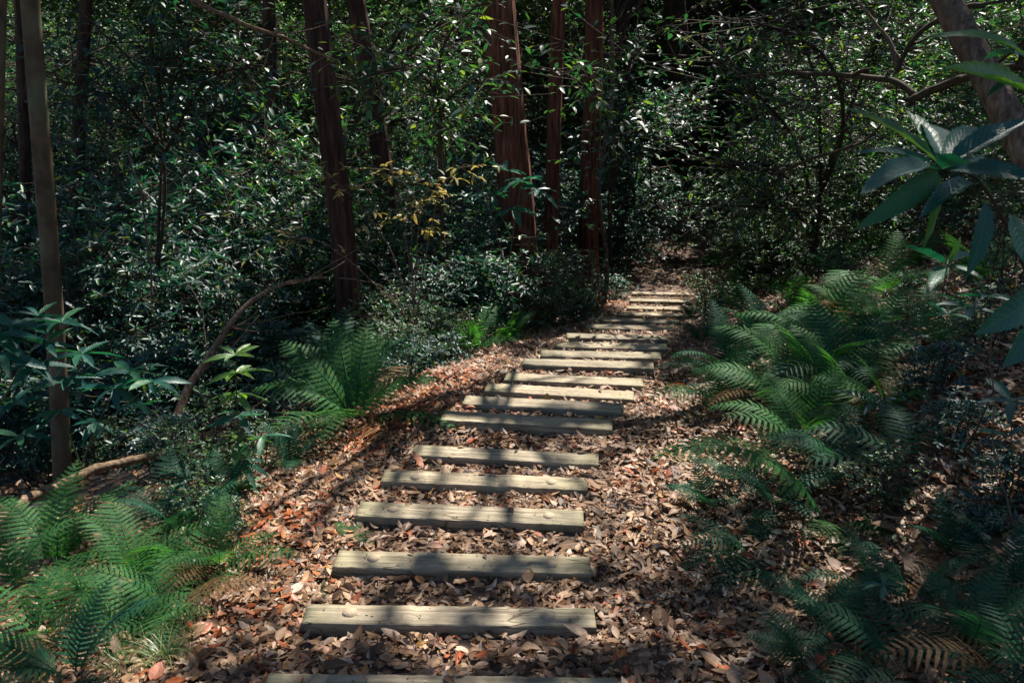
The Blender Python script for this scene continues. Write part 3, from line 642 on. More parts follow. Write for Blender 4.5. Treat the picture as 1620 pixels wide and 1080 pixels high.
trees = [plant_meshes(120, M_tree, M_twigd, H=6.0, W=3.6, nst=2, ntips=1500, leaf=.12, tmpl=LEAF_N, kleaf=6, clumps=46, low=.22, stem_r=.06, twigr=.005),
         plant_meshes(121, M_shrub, M_twigd, H=5.0, W=3.2, nst=3, ntips=1400, leaf=.13, tmpl=LEAF_S, kleaf=6, clumps=40, low=.15, stem_r=.045, twigr=.005),
         plant_meshes(122, M_laurel, M_twigd, H=7.0, W=4.2, nst=1, ntips=1700, leaf=.12, tmpl=LEAF_N, kleaf=6, clumps=52, low=.3, stem_r=.08, twigr=.005)]
def put_plant(ms, name, label, cat, loc, rz, s, group, partn=("stems", "foliage")):
    root = thing(name, label, cat, loc, rz, group, s)
    link(partn[0], ms[0], root); link(partn[1], ms[1], root)
    return root

# hand-placed shrubs by pixel column, distance and size
hand = [(70, 8.8, 1, 1.2, "shrub directly behind the slender left trunk"), (170, 9.0, 3, 1.15, "tall dark shrub with a white glinting top right of the slender left trunk"),
 (290, 9.4, 3, 1.1, "wide glossy shrub between the left trunk and the first cedar"), (400, 10.6, 0, 1.6, "dark shrub left of the first cedar"),
 (20, 7.0, 5, .9, "low broad leaved shrub at the left edge"), (150, 7.2, 5, .8, "low broad leaved shrub behind the glossy whorls"), (260, 7.6, 5, .85, "low dark shrub behind the bowed dead branch"),
 (430, 8.6, 5, .85, "low shrub in front of the first cedar foot"), (600, 9.5, 2, .8, "leafy shrub right of the first cedar foot"), (670, 10.0, 0, .7, "shrub below the yellow leaves"),
 (760, 10.8, 5, 1.1, "blue green whorled shrub against the largest cedar"), (860, 12.6, 2, .95, "sparkling small leaved shrub at the cedar feet"),
 (900, 14.0, 2, .9, "pale lit shrub beside the path bend"), (700, 9.2, 2, .55, "low shrub left of the verge ferns"), (620, 8.4, 2, .5, "little shrub behind the tall ladder fern"),
 (480, 7.8, 2, .5, "little shrub left of the tall ladder fern"), (960, 19.5, 0, 1.0, "dark shrub at the foot of the right hand cedar pair"), (1000, 24.0, 1, 1.1, "dark shrub left of the path end"),
 (1215, 14.5, 4, .9, "laurel like shrub with bright leaves where the bank meets the thicket"), (1290, 12.5, 4, .85, "tangled bright shrub above the right fern bank"),
 (1380, 11.0, 4, .8, "tangled shrub under the long horizontal branch"), (1460, 10.0, 1, .8, "shrub left of the leaning trunk foot"), (1560, 9.0, 2, .9, "shrub behind the leaning trunk"),
 (1620, 7.6, 2, .8, "shrub at the right edge behind the foreground leaves"), (1200, 18.0, 1, 1.2, "dark shrub right of the path end"), (1120, 31.0, 3, 1.3, "dark shrub closing the far end of the path"), (1050, 29.0, 0, 1.5, "dark shrub behind the thick black trunk"), (1020, 27.5, 3, 1.5, "tall shrub left behind the thick black trunk"),
 (1160, 25.0, 1, 1.5, "tall dark shrub right of the black trunks"), (1095, 29.5, 3, 1.7, "tall shrub furthest along the path"), (985, 22.0, 0, 1.3, "dark shrub under the pale sapling stem"), (1180, 21.0, 4, 1.3, "dark twiggy shrub where the path vanishes"),
 (230, 11.5, 3, 1.7, "tallest dark shrub of the left thicket"), (340, 12.0, 1, 1.8, "tall glossy shrub behind the wide one"), (100, 11.5, 0, 2.0, "broad tall shrub behind the slender left trunk"), (20, 10.5, 3, 1.5, "tall shrub at the left edge"),
 (430, 13.0, 1, 1.9, "tall shrub under the dark high trunk"), (590, 12.6, 0, 1.3, "shrub before the second cedar"), (700, 13.5, 1, 1.5, "shrub filling the gap left of the thickest cedar"), (1340, 14.0, 4, 1.5, "tall tangled shrub behind the long horizontal branch"),
 (1250, 16.0, 4, 1.6, "tall bright thicket shrub above the bank"), (1450, 12.5, 4, 1.5, "tall tangled shrub left of the leaning trunk"), (1560, 11.5, 2, 1.9, "tall small leaved shrub behind the leaning trunk"), (1180, 17.5, 4, 1.2, "bright shrub leaning to the path end")]
for k, (u, y, q, s, lb) in enumerate(hand):
    put_plant(shrubs[q], "evergreen_shrub", lb, "shrub", onground(u, y, 500) - [0, 0, .05], k * 2.1, s, None)
rng = np.random.default_rng(77)
placed = [(onground(u, y, 500)[0], y) for u, y, q, s, lb in hand]
def far_ok(x, y, dmin):
    return all((x - a) ** 2 + (y - b) ** 2 > dmin ** 2 for a, b in placed)
zones = [("left", "glossy dark evergreen shrub in the thicket left of the path"), ("mid", "evergreen shrub in the dense thicket behind the cedars"), ("right", "small leaved shrub in the sparkling thicket right of the path")]
nput = 0
for tries in range(6000):
    y = rng.uniform(8.5, 25); x = rng.uniform(-.75 * y - 1, .75 * y + 1)
    d, _ = path_coords(np.array([x]), np.array([y])); d = float(d[0])
    if y > 18 and abs(d) < 2.4: continue
    if -1.6 - .04 * y < d < (1.5 if y > 15 else 3.6 if y > 10 else 5.5): continue
    if y < 10 and x > 0: continue
    u_ = 810 + F * x / y
    if u_ < 560 and y < 10.5 and u_ > 380: continue
    dm = .95 + y * .018
    if not far_ok(x, y, dm): continue
    placed.append((x, y)); z = 0 if d < 0 and u_ < 560 else 1 if d < 0 else 2
    q = rng.choice([0, 1, 3, 0, 4, 2]) if z < 2 else rng.choice([4, 4, 2, 1])
    s = rng.uniform(.85, 1.25) * (1.0 if y < 11 else 1.35 if y < 18 else 1.5) * (1.15 if z == 0 and y > 9.5 else 1)
    put_plant(shrubs[q], "evergreen_shrub", zones[z][1], "shrub", (x, y, float(ground(x, y)) - .05), rng.uniform(0, 6.28), s, "evergreen shrubs of the " + zones[z][0] + " thicket")
    nput += 1
    if nput >= 175: break
# low plants on the verges
for tries, (u, y) in enumerate([(640, 7.9), (700, 8.3), (880, 11.8), (905, 12.6), (850, 11.0), (580, 7.0), (500, 6.6), (430, 6.0), (935, 15), (965, 17), (1105, 15.5), (1180, 17), (1120, 13.2), (660, 7.6), (330, 5.2), (250, 5.4)]):
    lb = ["seedling at the foot of the ladder fern", "seedling by the verge ferns", "pale seedling near the path bend", "bright seedling near the path bend", "seedling left of the shaded upper steps", "seedling behind the orange leaves",
          "seedling left of the orange leaves", "seedling by the dead branch", "low plant left of the topmost steps", "low plant left of the path bend", "twiggy low plant at the right end of the top steps", "low plant at the right path bend",
          "low plant right of the upper steps", "low plant between the two left ferns", "low plant behind the log end", "low plant under the glossy whorls"][tries]
    put_plant(lows[tries % 2], "low_plant", lb, "plant", onground(u, y), tries * 1.3, .7 if y < 9 else 1.0, None)
for k, (u, v, q, s_, lb) in enumerate([(1480, 620, 1, .55, "small leafy plant on the open slope above the separate fern pinnae"), (1560, 560, 0, .7, "small leafed plant right of the leaning twig"), (1600, 455, 0, .8, "leafy plant at the right edge under the leaning trunk"),
    (1510, 705, 1, .45, "little dark plant on the bare litter slope"), (1450, 520, 0, .6, "small leafed plant behind the blue leaved seedling"), (1590, 790, 1, .45, "little plant at the right edge above the fallen branch"), (1400, 800, 0, .4, "tiny plant between the drooping fern tip and the branch"),
    (1340, 470, 0, .8, "leafy plant among the upper bank ferns"), (1540, 860, 1, .35, "tiny plant touching the fork of the fallen branch"), (175, 745, 0, .6, "leafy plant behind the log right of the slender trunk"), (255, 725, 1, .7, "dark plant behind the log end"), (320, 780, 0, .6, "leafy plant at the foot of the upright sapling"),
    (75, 745, 1, .6, "dark plant beside the slender trunk foot"), (410, 745, 0, .5, "leafy plant behind the blue green upright fern"), (340, 850, 0, .5, "leafy plant at the leaf edge under the sapling")]):
    put_plant(lows[q], "low_plant", lb, "plant", hit(u, v), k * 1.9, s_, None)
# small trees behind
ntree = 0; tpl = []
for tries in range(4000):
    y = rng.uniform(17, 44); x = rng.uniform(-.8 * y - 2, .8 * y + 2)
    d, _ = path_coords(np.array([x]), np.array([y])); d = float(d[0])
    if abs(d) < 3.2 and y < 30: continue
    if any((x - a) ** 2 + (y - b) ** 2 < 2.3 ** 2 for a, b in tpl): continue
    tpl.append((x, y)); u_ = 810 + F * x / y
    side = "left" if u_ < 640 else "middle" if u_ < 1040 else "right"
    put_plant(trees[rng.integers(0, 3)], "small_tree", "small leafy tree standing in the deep wood, " + side + " part", "tree", (x, y, float(ground(x, y)) - .1), rng.uniform(0, 6.28), rng.uniform(.8, 1.15), "small trees of the " + side + " wood", ("trunk", "crown"))
    ntree += 1
    if ntree >= 95: break
for k, (u, y, q, s_, lb) in enumerate([(60, 13.0, 1, .75, "leafy low crowned tree behind the slender left trunk"), (190, 14.5, 1, .8, "leafy low crowned tree right of the slender left trunk"), (330, 13.5, 0, .7, "leafy low crowned tree in the middle of the left thicket"),
    (455, 15.0, 1, .8, "leafy low crowned tree just left of the first cedar"), (600, 16.0, 2, .7, "leafy low crowned tree behind the left cedars"), (700, 14.5, 0, .62, "leafy low crowned tree left of the thickest cedar"), (1010, 21.0, 1, .9, "leafy low crowned tree left of the path end"),
    (1130, 26.5, 1, 1.0, "dark low crowned tree over the path end"), (1060, 29.0, 2, .9, "dark low crowned tree behind the path end"), (1260, 18.5, 0, .8, "leafy low crowned tree above the right thicket"), (1400, 16.0, 0, .75, "leafy low crowned tree behind the horizontal branch"), (1570, 14.5, 2, .7, "leafy low crowned tree behind the leaning trunk")]):
    put_plant(trees[q], "small_tree", lb, "tree", onground(u, y, 400) - [0, 0, .5], k * 1.7, s_, None, ("trunk", "crown"))
# far wood: one mass of foliage on the hillside
def far_wood():
    rng = np.random.default_rng(9); n = 150000
    y = rng.uniform(40, 75, n); x = rng.uniform(-70, 75, n); g = ground(x, y)
    cx = np.floor(x / 3.2); cy = np.floor(y / 3.2); top = 8 + 4 * (np.sin(cx * 12.9 + cy * 78.2) * 43758 % 1)
    z = g + rng.random(n) ** .7 * top
    d = rng.normal(0, 1, (n, 3)); d[:, 2] *= .4; n0 = np.array([0, 0, 1]) + rng.normal(0, .5, (n, 3))
    lv = scatter(LEAF_S, np.stack([x, y, z], 1), frames(d, n0), rng.uniform(.35, .7, n))
    tag(link("distant_wood", mk("distant_wood", [lv], M_tree, False)), "dark mass of distant woodland foliage behind everything", "woodland", kind="stuff")
far_wood()

# ---------------------------------------------------------------- trees with visible trunks
def trunk_pts(u0, v0, u1, v1, y0, y1, H, n=40, wob=.02, seed=0):
    """from the ground through two pixels (low, high) and on up to height H"""
    a, b = P(u0, v0, y0), P(u1, v1, y1); d = norm(b - a); rng = np.random.default_rng(seed)
    t0 = 0
    for t in np.linspace(0, 6, 300):
        q = a - d * t
        if q[2] < float(ground(q[0], q[1])) - .15: break
    p0 = a - d * t; p1 = a + d * ((H - a[2]) / max(d[2], .15)); t = np.linspace(0, 1, n)[:, None] ** 1.25
    pts = p0 * (1 - t) + p1 * t
    w = spline(np.concatenate([[np.zeros(3)], rng.normal(0, wob, (5, 3)) * [1, 1, 0]]), n)
    return pts + w
def trunk_tree(name, label, u0, v0, u1, v1, y, px, mat, H=9, group=None, flute=.03, sides=40, wob=.03, seed=0, buttress=.5, y1=None, limbs=True):
    pts = trunk_pts(u0, v0, u1, v1, y, y if y1 is None else y1, H, 46, wob, seed); r = px * y / F / 2 * .92
    hgt = pts[:, 2] - pts[0, 2]; rad = r * (1.06 - .035 * hgt) * (1 + buttress * np.exp(-hgt / .35)); rad = np.maximum(rad, r * .35)
    rng = np.random.default_rng(seed + 500)
    root = thing(name, label, "tree", pts[0], 0, group)
    link("trunk", mk("trunk", [tube(pts - pts[0], rad, sides, .012, rng, flute)], mat), root)
    roots_tops.append((root, pts[-1], pts[0], pts))

    return root
roots_tops = []
trunk_tree("slender_tree", "slender smooth brown trunk near the left edge with a knot low down", 95, 700, 53, 30, 6.0, 31, M_smooth, seed=1, flute=.012, sides=24, buttress=.15, wob=.02)
trunk_tree("slender_tree", "grey trunk cut by the left edge of the photo at the top", -4, 180, 0, 20, 7.0, 22, M_smooth, seed=2, flute=.01, sides=20, buttress=.1, wob=.0)
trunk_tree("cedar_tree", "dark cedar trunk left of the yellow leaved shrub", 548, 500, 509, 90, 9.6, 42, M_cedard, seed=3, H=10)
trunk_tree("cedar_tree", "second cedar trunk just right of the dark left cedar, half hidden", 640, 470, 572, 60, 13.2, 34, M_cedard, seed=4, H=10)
trunk_tree("cedar_tree", "thickest reddish cedar trunk in the upper middle", 815, 330, 789, 10, 12.5, 58, M_cedar, seed=6, H=10, flute=.035)
trunk_tree("cedar_tree", "thin reddish cedar trunk between the thickest one and its right neighbour", 872, 350, 886, 20, 15.0, 25, M_cedar, seed=7, H=10, flute=.02)
trunk_tree("cedar_tree", "straight reddish cedar trunk right of the thin one, left of the path end", 935, 370, 941, 20, 16.5, 33, M_cedar, seed=8, H=10, flute=.025)
trunk_tree("broadleaf_tree", "dark trunk high in the upper left, left of the first cedar", 430, 260, 424, 20, 15.5, 24, M_dark, seed=9)
trunk_tree("broadleaf_tree", "dark trunk just left of the slender left trunk", 36, 180, 28, 10, 12.5, 20, M_dark, seed=10)
trunk_tree("broadleaf_tree", "blackish trunk right of the slender left trunk", 125, 240, 135, 10, 15.0, 24, M_dark, seed=11)
trunk_tree("broadleaf_tree", "thick black trunk at the far end of the path", 1095, 330, 1082, 180, 25.0, 40, M_dark, seed=12)
trunk_tree("sapling_tree", "thin pale sapling stem right of the straight reddish cedar", 958, 380, 968, 150, 16.0, 8, M_twig, seed=14, sides=10, H=3, wob=.06)
trunk_tree("leaning_tree", "pinkish grey trunk leaning across the upper right corner", 1600, 205, 1502, 10, 6.6, 48, M_pink, seed=17, flute=.01, sides=28, H=5, wob=.03, y1=7.2, buttress=.2)

kp = roots_tops[0]; kc = P(101, 512, 6.0) - kp[2]; rk = np.random.default_rng(2)
a_ = np.linspace(0, math.pi, 9); kn = tube(np.array([[0, 0, z_] for z_ in -np.cos(a_) * .035]), np.sin(a_) * .032 + .002, 12, .10, rk)
link("knot", mk("knot", [(kn[0] + kc + [.025, -.05, 0], kn[1])], M_dead), kp[0])
# ---------------------------------------------------------------- bare branches
def branch(name, label, pix, r0, r1, mat, cat="branch", side=None, seed=0, n=30, sides=9, forks=0):
    """pix: list of (u, v, y)"""
    pts = spline([P(*p) for p in pix], n); pts = pts + ([0, 0, .06] if name == 'fallen_log' else [0, 0, 0]); rng = np.random.default_rng(seed)
    pts = pts + np.cumsum(rng.normal(0, .004, pts.shape), 0) * (1 if len(pix) > 2 else 0)
    o0 = pts[0].copy(); parts = [tube(pts - o0, np.linspace(r0, r1, n), sides, .05, rng)]
    for k in range(forks):
        i = rng.integers(n // 4, n - 3); dd = norm(norm(pts[i + 1] - pts[i]) + rng.normal(0, .6, 3)); ln = rng.uniform(.2, .5) * (r0 / .02)
        q = [pts[i] - o0]; 
        for s in range(6): dd = norm(dd + rng.normal(0, .16, 3)); q.append(q[-1] + dd * ln / 6)
        parts.append(tube(np.array(q), np.linspace(r1 * .8, r1 * .25, 7), 5, .05, rng))
    return tag(link(name, mk(name, parts, mat), None, o0), label, cat)
branch("dead_branch", "bowed dead branch rising from the gully and arching right to the first cedar", [(262, 750, 6.2), (285, 650, 6.6), (330, 570, 6.9), (385, 490, 7.2), (450, 448, 7.5), (520, 435, 7.8)], .048, .008, M_dead, seed=1, forks=9)
branch("fallen_log", "thin fallen log sloping across the ferns at the left", [(-60, 900, 3.9), (30, 820, 4.3), (120, 778, 4.7), (210, 752, 5.0), (300, 736, 5.2)], .034, .026, M_dead, "log", seed=2, sides=14)
branch("bare_branch", "bare curving branch across the top left", [(290, -10, 6.8), (340, 18, 6.9), (400, 45, 7.0), (480, 72, 7.2), (540, 100, 7.4)], .022, .010, M_dead, seed=3, forks=3)
branch("bare_branch", "long horizontal bare branch in the upper right thicket", [(1165, 122, 9.6), (1250, 116, 9.2), (1330, 117, 8.8), (1410, 126, 8.4), (1450, 152, 8.2)], .012, .035, M_twigd, seed=4, forks=4)
branch("bare_branch", "thick bare branch joining the leaning trunk from the left", [(1440, 160, 8.2), (1500, 130, 7.8), (1560, 112, 7.4), (1640, 96, 7.0)], .038, .03, M_twigd, seed=5, forks=3)
branch("bare_branch", "bare branch curving up left of the leaning trunk", [(1420, 112, 8.3), (1435, 80, 8.2), (1465, 48, 8.1), (1520, 18, 7.9), (1560, 10, 7.8)], .02, .026, M_twigd, seed=6, forks=3)
branch("bare_branch", "slanting dark branch above the right thicket", [(1350, -5, 8.8), (1385, 30, 8.7), (1415, 62, 8.6), (1428, 100, 8.5)], .012, .022, M_twig, seed=7, forks=2)
branch("bare_branch", "low dark branch under the long horizontal one", [(1225, 275, 9.6), (1290, 250, 9.2), (1360, 225, 9.0), (1400, 190, 8.8)], .02, .012, M_twigd, seed=8, forks=3)
def gpt(u, v, dz=.03):
    p = hit(u, v); return (u, v, p[1])
branch("fallen_branch", "grey fallen branch forking on the litter at the lower right", [gpt(1365, 895), gpt(1430, 908), gpt(1500, 915), gpt(1550, 885), gpt(1625, 845)], .014, .010, M_twig, seed=9, forks=2)
branch("fallen_branch", "lower arm of the grey fallen branch reaching the right edge", [gpt(1525, 918), gpt(1560, 945), gpt(1625, 965)], .012, .010, M_twig, seed=10)
branch("twig", "thin upright twig near the right edge", [(1612, 850, 2.7), (1590, 760, 2.75), (1580, 680, 2.8), (1572, 600, 2.85), (1560, 520, 2.9)], .004, .0025, M_twig, seed=11, forks=2, sides=5)
branch("twig", "dark leaning twig on the right bank", [gpt(1515, 800), (1525, 720, 3.3), (1560, 640, 3.3), (1590, 560, 3.3)], .006, .003, M_twigd, seed=12, forks=2, sides=5)
for k, (a, b_, lb) in enumerate([((150, 602, 4.8), (300, 700, 4.5), "long pale dry stalk bending down right of the left trunk"), ((240, 640, 4.7), (330, 735, 4.5), "second pale dry stalk above the log end"), ((110, 620, 4.8), (270, 690, 4.6), "thin pale stalk crossing the left trunk"), ((165, 655, 4.7), (262, 722, 4.6), "short pale stalk nearest the log")]):
    m_ = ((a[0] + b_[0]) / 2 + 10, (a[1] + b_[1]) / 2 - 16, (a[2] + b_[2]) / 2)
    branch("dry_stalk", lb, [a, m_, b_], .003, .0018, M_dead, "stalk", seed=20 + k, sides=4, forks=2)
branch("bare_sapling", "thin bare stem rising in the dark left thicket", [(240, 470, 7.0), (232, 380, 7.1), (222, 300, 7.2), (200, 240, 7.3)], .010, .005, M_twig, "stem", seed=30, forks=4)
for k, (p, lb) in enumerate([([(655, 490, 8.6), (650, 440, 8.6), (645, 400, 8.6), (640, 350, 8.7)], "upright pale bare stem below the yellow leaves"),
    ([(660, 490, 8.6), (690, 440, 8.7), (715, 410, 8.8)], "pale bare stem leaning right below the yellow leaves"), ([(640, 500, 8.7), (610, 440, 8.7), (560, 390, 8.8)], "bare stem leaning left across the cedar foot"),
    ([(795, 415, 9.5), (785, 360, 9.5), (765, 310, 9.6)], "thin pale stem in front of the thickest cedar"), ([(535, 440, 8.3), (600, 455, 8.2), (660, 500, 8.0)], "arching bare twig from the bowed branch end")]):
    branch("bare_sapling", lb, p, .007, .003, M_twig, "stem", seed=40 + k, forks=4, sides=6)

# ---------------------------------------------------------------- yellow-leaved shrub, leafy sprays
def spray(name, label, cat, stems, tips, leafmat, woodmat, leaf, kleaf, seed, tmpl=LM, sr=.008, droop=.15, sp=(.12, .12, .08), ntw=60, partn=("stems", "foliage")):
    """stems: list of pixel polylines (u,v,y); leaves grow on twigs near the outer part of the stems"""
    rng = np.random.default_rng(seed); wood = []; nodes = []; o0 = P(*stems[0][0])
    for s in stems:
        pts = spline([P(*q) for q in s], 14) - o0; pts[1:] += np.cumsum(rng.normal(0, .006, (13, 3)), 0)
        wood.append(tube(pts, np.linspace(sr, sr * .35, 14), 6, .05, rng)); nodes.append(pts[int(14 * tips):])
    N = np.concatenate(nodes); i = rng.integers(0, len(N), ntw); T = N[i] + rng.normal(0, 1, (ntw, 3)) * np.array(sp)
    wood.append(segs(N[i], T, sr * .25, sr * .12, 4)); out = norm(T - N[i])
    pos = np.repeat(T, kleaf, 0) - np.repeat(T - N[i], kleaf, 0) * np.tile(np.linspace(0, .6, kleaf), ntw)[:, None]; n = len(pos)
    az = np.tile(np.arange(kleaf) * 2.4, ntw) + np.repeat(rng.uniform(0, 6.28, ntw), kleaf); el = rng.normal(-droop, .3, n)
    d = np.stack([np.cos(az) * np.cos(el), np.sin(az) * np.cos(el), np.sin(el)], 1) + np.repeat(out, kleaf, 0) * .7
    lv = scatter(tmpl, pos, frames(d, np.array([0, 0, 1.]) + rng.normal(0, .3, (n, 3))), leaf * rng.uniform(.6, 1.15, n))
    root = thing(name, label, cat, o0)
    link(partn[0], mk(partn[0], wood, woodmat), root); link(partn[1], mk(partn[1], [lv], leafmat), root)
    return root
spray("yellow_shrub", "sparse shrub with pale yellow leaves between the left and the thickest cedar", "shrub",
      [[(650, 500, 8.3), (620, 400, 8.3), (570, 320, 8.2), (520, 270, 8.2)], [(655, 500, 8.3), (650, 380, 8.3), (640, 300, 8.2), (600, 265, 8.1)], [(660, 500, 8.3), (680, 380, 8.3), (700, 300, 8.2), (735, 265, 8.2)], [(640, 500, 8.3), (560, 420, 8.2), (490, 380, 8.1), (430, 385, 8.0)], [(655, 480, 8.3), (660, 350, 8.2), (680, 280, 8.1)]],
      .45, M_yellow, M_twig, .095, 4, 5, sr=.009, sp=(.16, .16, .07), ntw=62)
spray("leafy_tree", "broadleaf tree whose yellow green sprays hang over the second cedar", "tree",
      [[(700, 380, 9.0), (690, 200, 8.4), (660, 120, 8.0), (580, 60, 7.6)], [(700, 380, 9.0), (695, 180, 8.4), (700, 80, 7.9), (760, 10, 7.6)], [(695, 300, 8.7), (690, 160, 8.0), (640, 110, 7.4), (560, 130, 7.2)], [(700, 280, 8.7), (700, 180, 8.0), (730, 140, 7.6), (775, 120, 7.4)]],
      .35, M_laurel, M_twigd, .115, 4, 6, sr=.018, sp=(.30, .30, .22), ntw=230, partn=("trunk", "crown"))
spray("leafy_tree", "small tree with bright yellow green leaves hanging before the cedar pair", "tree",
      [[(965, 420, 13.5), (968, 250, 12.5), (950, 150, 11.5), (900, 60, 11)], [(965, 420, 13.5), (970, 200, 12.5), (1000, 100, 11.5), (1060, 40, 11)], [(968, 300, 13), (975, 200, 12), (930, 140, 11), (880, 110, 10.5)], [(968, 300, 13), (990, 220, 12), (1040, 190, 11.5)]],
      .35, M_laurel, M_twigd, .15, 4, 7, sr=.02, sp=(.5, .5, .32), ntw=130, partn=("trunk", "crown"))
spray("leafy_tree", "laurel like tree leaning over the far right of the path with pale shining leaves", "tree",
      [[(1290, 420, 11.5), (1260, 300, 11.3), (1200, 260, 11), (1140, 270, 10.8)], [(1290, 420, 11.5), (1270, 250, 11.2), (1200, 150, 11), (1130, 90, 10.8)], [(1290, 420, 11.5), (1300, 250, 11.2), (1290, 120, 11), (1250, 20, 10.8)], [(1290, 380, 11.4), (1250, 330, 11), (1190, 330, 10.6)], [(1300, 300, 11.2), (1350, 150, 10.8), (1400, 30, 10.4)], [(1300, 300, 11.2), (1330, 200, 10.2), (1300, 90, 9.6), (1180, 30, 9.2)]],
      .3, M_laurel, M_twigd, .13, 5, 8, sr=.03, sp=(.5, .5, .32), ntw=620, tmpl=LMN, partn=("trunk", "crown"))
spray("leafy_tree", "broadleaf tree with dark drooping sprays across the top left", "tree",
      [[(250, 430, 9.0), (260, 250, 8.6), (220, 120, 8.2), (150, 40, 8.0)], [(250, 430, 9.0), (265, 200, 8.6), (300, 80, 8.2), (380, 20, 8.0)], [(262, 240, 8.6), (330, 130, 8.2), (420, 110, 8.0)], [(262, 240, 8.6), (200, 170, 8.0), (100, 130, 7.8)], [(265, 200, 8.5), (240, 60, 8), (260, -30, 7.8)]],
      .35, M_shrub, M_twigd, .11, 5, 9, sr=.02, sp=(.35, .35, .25), ntw=260, partn=("trunk", "crown"))

# ---------------------------------------------------------------- near plants with single broad leaves
BIG = [leaf_tmpl(22, w, f, d, .46, serr=.10, wav=wv) for w, f, d, wv in ((.34, .30, .22, .006), (.38, .45, .05, -.008), (.30, .25, .35, .004))]
BIGM = {m.name: [mk("leaf", [t], m) for t in BIG] for m in (M_big, M_bigl)}
def put_leaf(root, origin, a, b, up=(0, 0, 1), mat=None, k=0, width=1.0):
    a, b = np.asarray(a, float), np.asarray(b, float); d = b - a; L = np.linalg.norm(d)
    M = frames(d[None], np.asarray(up, float)[None])[0]; width = width * .72
    o = link("leaf", BIGM[(mat or M_big).name][k % 3], root)
    m4 = Matrix([[M[0][0] * L * width, M[0][1] * L, M[0][2] * L, a[0] - origin[0]], [M[1][0] * L * width, M[1][1] * L, M[1][2] * L, a[1] - origin[1]], [M[2][0] * L * width, M[2][1] * L, M[2][2] * L, a[2] - origin[2]], [0, 0, 0, 1]])
    o.matrix_local = m4
    return o
def stemmed(name, label, cat, stems, leaves, mat, sr, seed=0, stemmat=None, group=None):
    """stems: polylines of (u,v,y); leaves: (base(u,v,y), tip(u,v,y), up, width, matkey)"""
    rng = np.random.default_rng(seed); o0 = P(*stems[0][0]); root = thing(name, label, cat, o0, 0, group)
    parts = [tube(spline([P(*q) for q in s], 12) - o0, np.linspace(sr, sr * .5, 12), 7, .03, rng) for s in stems]
    link("stem", mk("stem", parts, stemmat or M_stalk), root)
    for k, lf in enumerate(leaves):
        up = lf[2] if len(lf) > 2 and lf[2] is not None else (rng.normal(0, .2), rng.normal(-.25, .2), 1)
        put_leaf(root, o0, P(*lf[0]), P(*lf[1]), up, lf[4] if len(lf) > 4 else mat, k, lf[3] if len(lf) > 3 else 1.0)
    return root
def whorl(c, n, L, seed, el=.1, y0=0, spread=360):
    """random whorl of n leaves round pixel point c=(u,v,y); returns world base/tip pairs as pixel-free tuples"""
    rng = np.random.default_rng(seed); out = []; p = P(*c)
    for k in range(n):
        a = rng.uniform(0, .6) + k * 2 * math.pi / n; e = rng.normal(el, .22); l = L * rng.uniform(.7, 1.1)
        out.append((p, p + l * np.array([math.cos(a) * math.cos(e), math.sin(a) * math.cos(e), math.sin(e)])))
    return out
def whorl_plant(name, label, cat, stems, whorls, mat, sr, seed=0, stemmat=None):
    rng = np.random.default_rng(seed); o0 = P(*stems[0][0]); root = thing(name, label, cat, o0)
    parts = [tube(spline([P(*q) for q in s], 12) - o0, np.linspace(sr, sr * .5, 12), 7, .03, rng) for s in stems]
    link("stem", mk("stem", parts, stemmat or M_stalk), root); k = 0
    for w in whorls:
        for a, b in whorl(*w[:3], seed=seed + k * 7 + 1, el=w[3] if len(w) > 3 else .1):
            put_leaf(root, o0, a, b, (rng.normal(0, .25), rng.normal(-.1, .25), 1), w[4] if len(w) > 4 else mat, k, 1.05); k += 1
    return root
Y = 1.45
stemmed("broadleaf_sapling", "big blue green serrated leaves in a whorl close by at the upper right", "sapling",
    [[(1700, 760, 1.7), (1640, 480, 1.6), (1560, 300, 1.5), (1492, 262, Y)], [(1640, 480, 1.6), (1640, 300, 1.5), (1640, 90, 1.4)]],
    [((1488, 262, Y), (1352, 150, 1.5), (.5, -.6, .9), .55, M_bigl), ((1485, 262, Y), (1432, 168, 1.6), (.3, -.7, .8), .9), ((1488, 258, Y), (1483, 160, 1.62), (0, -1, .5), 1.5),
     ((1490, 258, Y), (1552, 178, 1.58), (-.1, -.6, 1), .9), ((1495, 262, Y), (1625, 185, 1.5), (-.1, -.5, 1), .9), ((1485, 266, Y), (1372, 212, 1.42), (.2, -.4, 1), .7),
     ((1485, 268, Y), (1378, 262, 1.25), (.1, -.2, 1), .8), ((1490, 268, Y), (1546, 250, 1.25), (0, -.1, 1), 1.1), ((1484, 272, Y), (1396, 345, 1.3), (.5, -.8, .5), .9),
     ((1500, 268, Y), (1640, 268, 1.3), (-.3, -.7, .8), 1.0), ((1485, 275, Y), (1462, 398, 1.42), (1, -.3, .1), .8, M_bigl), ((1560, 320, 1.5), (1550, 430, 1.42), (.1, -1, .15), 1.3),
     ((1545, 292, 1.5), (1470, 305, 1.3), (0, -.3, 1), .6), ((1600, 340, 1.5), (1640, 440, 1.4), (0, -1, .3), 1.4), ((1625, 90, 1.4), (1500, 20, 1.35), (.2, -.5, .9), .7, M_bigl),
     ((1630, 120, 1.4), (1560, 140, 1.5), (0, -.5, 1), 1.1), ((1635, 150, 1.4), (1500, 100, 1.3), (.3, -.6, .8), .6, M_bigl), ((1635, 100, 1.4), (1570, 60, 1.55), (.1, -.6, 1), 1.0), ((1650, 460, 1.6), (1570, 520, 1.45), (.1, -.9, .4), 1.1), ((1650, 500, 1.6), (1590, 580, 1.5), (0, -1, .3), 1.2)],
    M_big, .0045, 3, M_twigd)
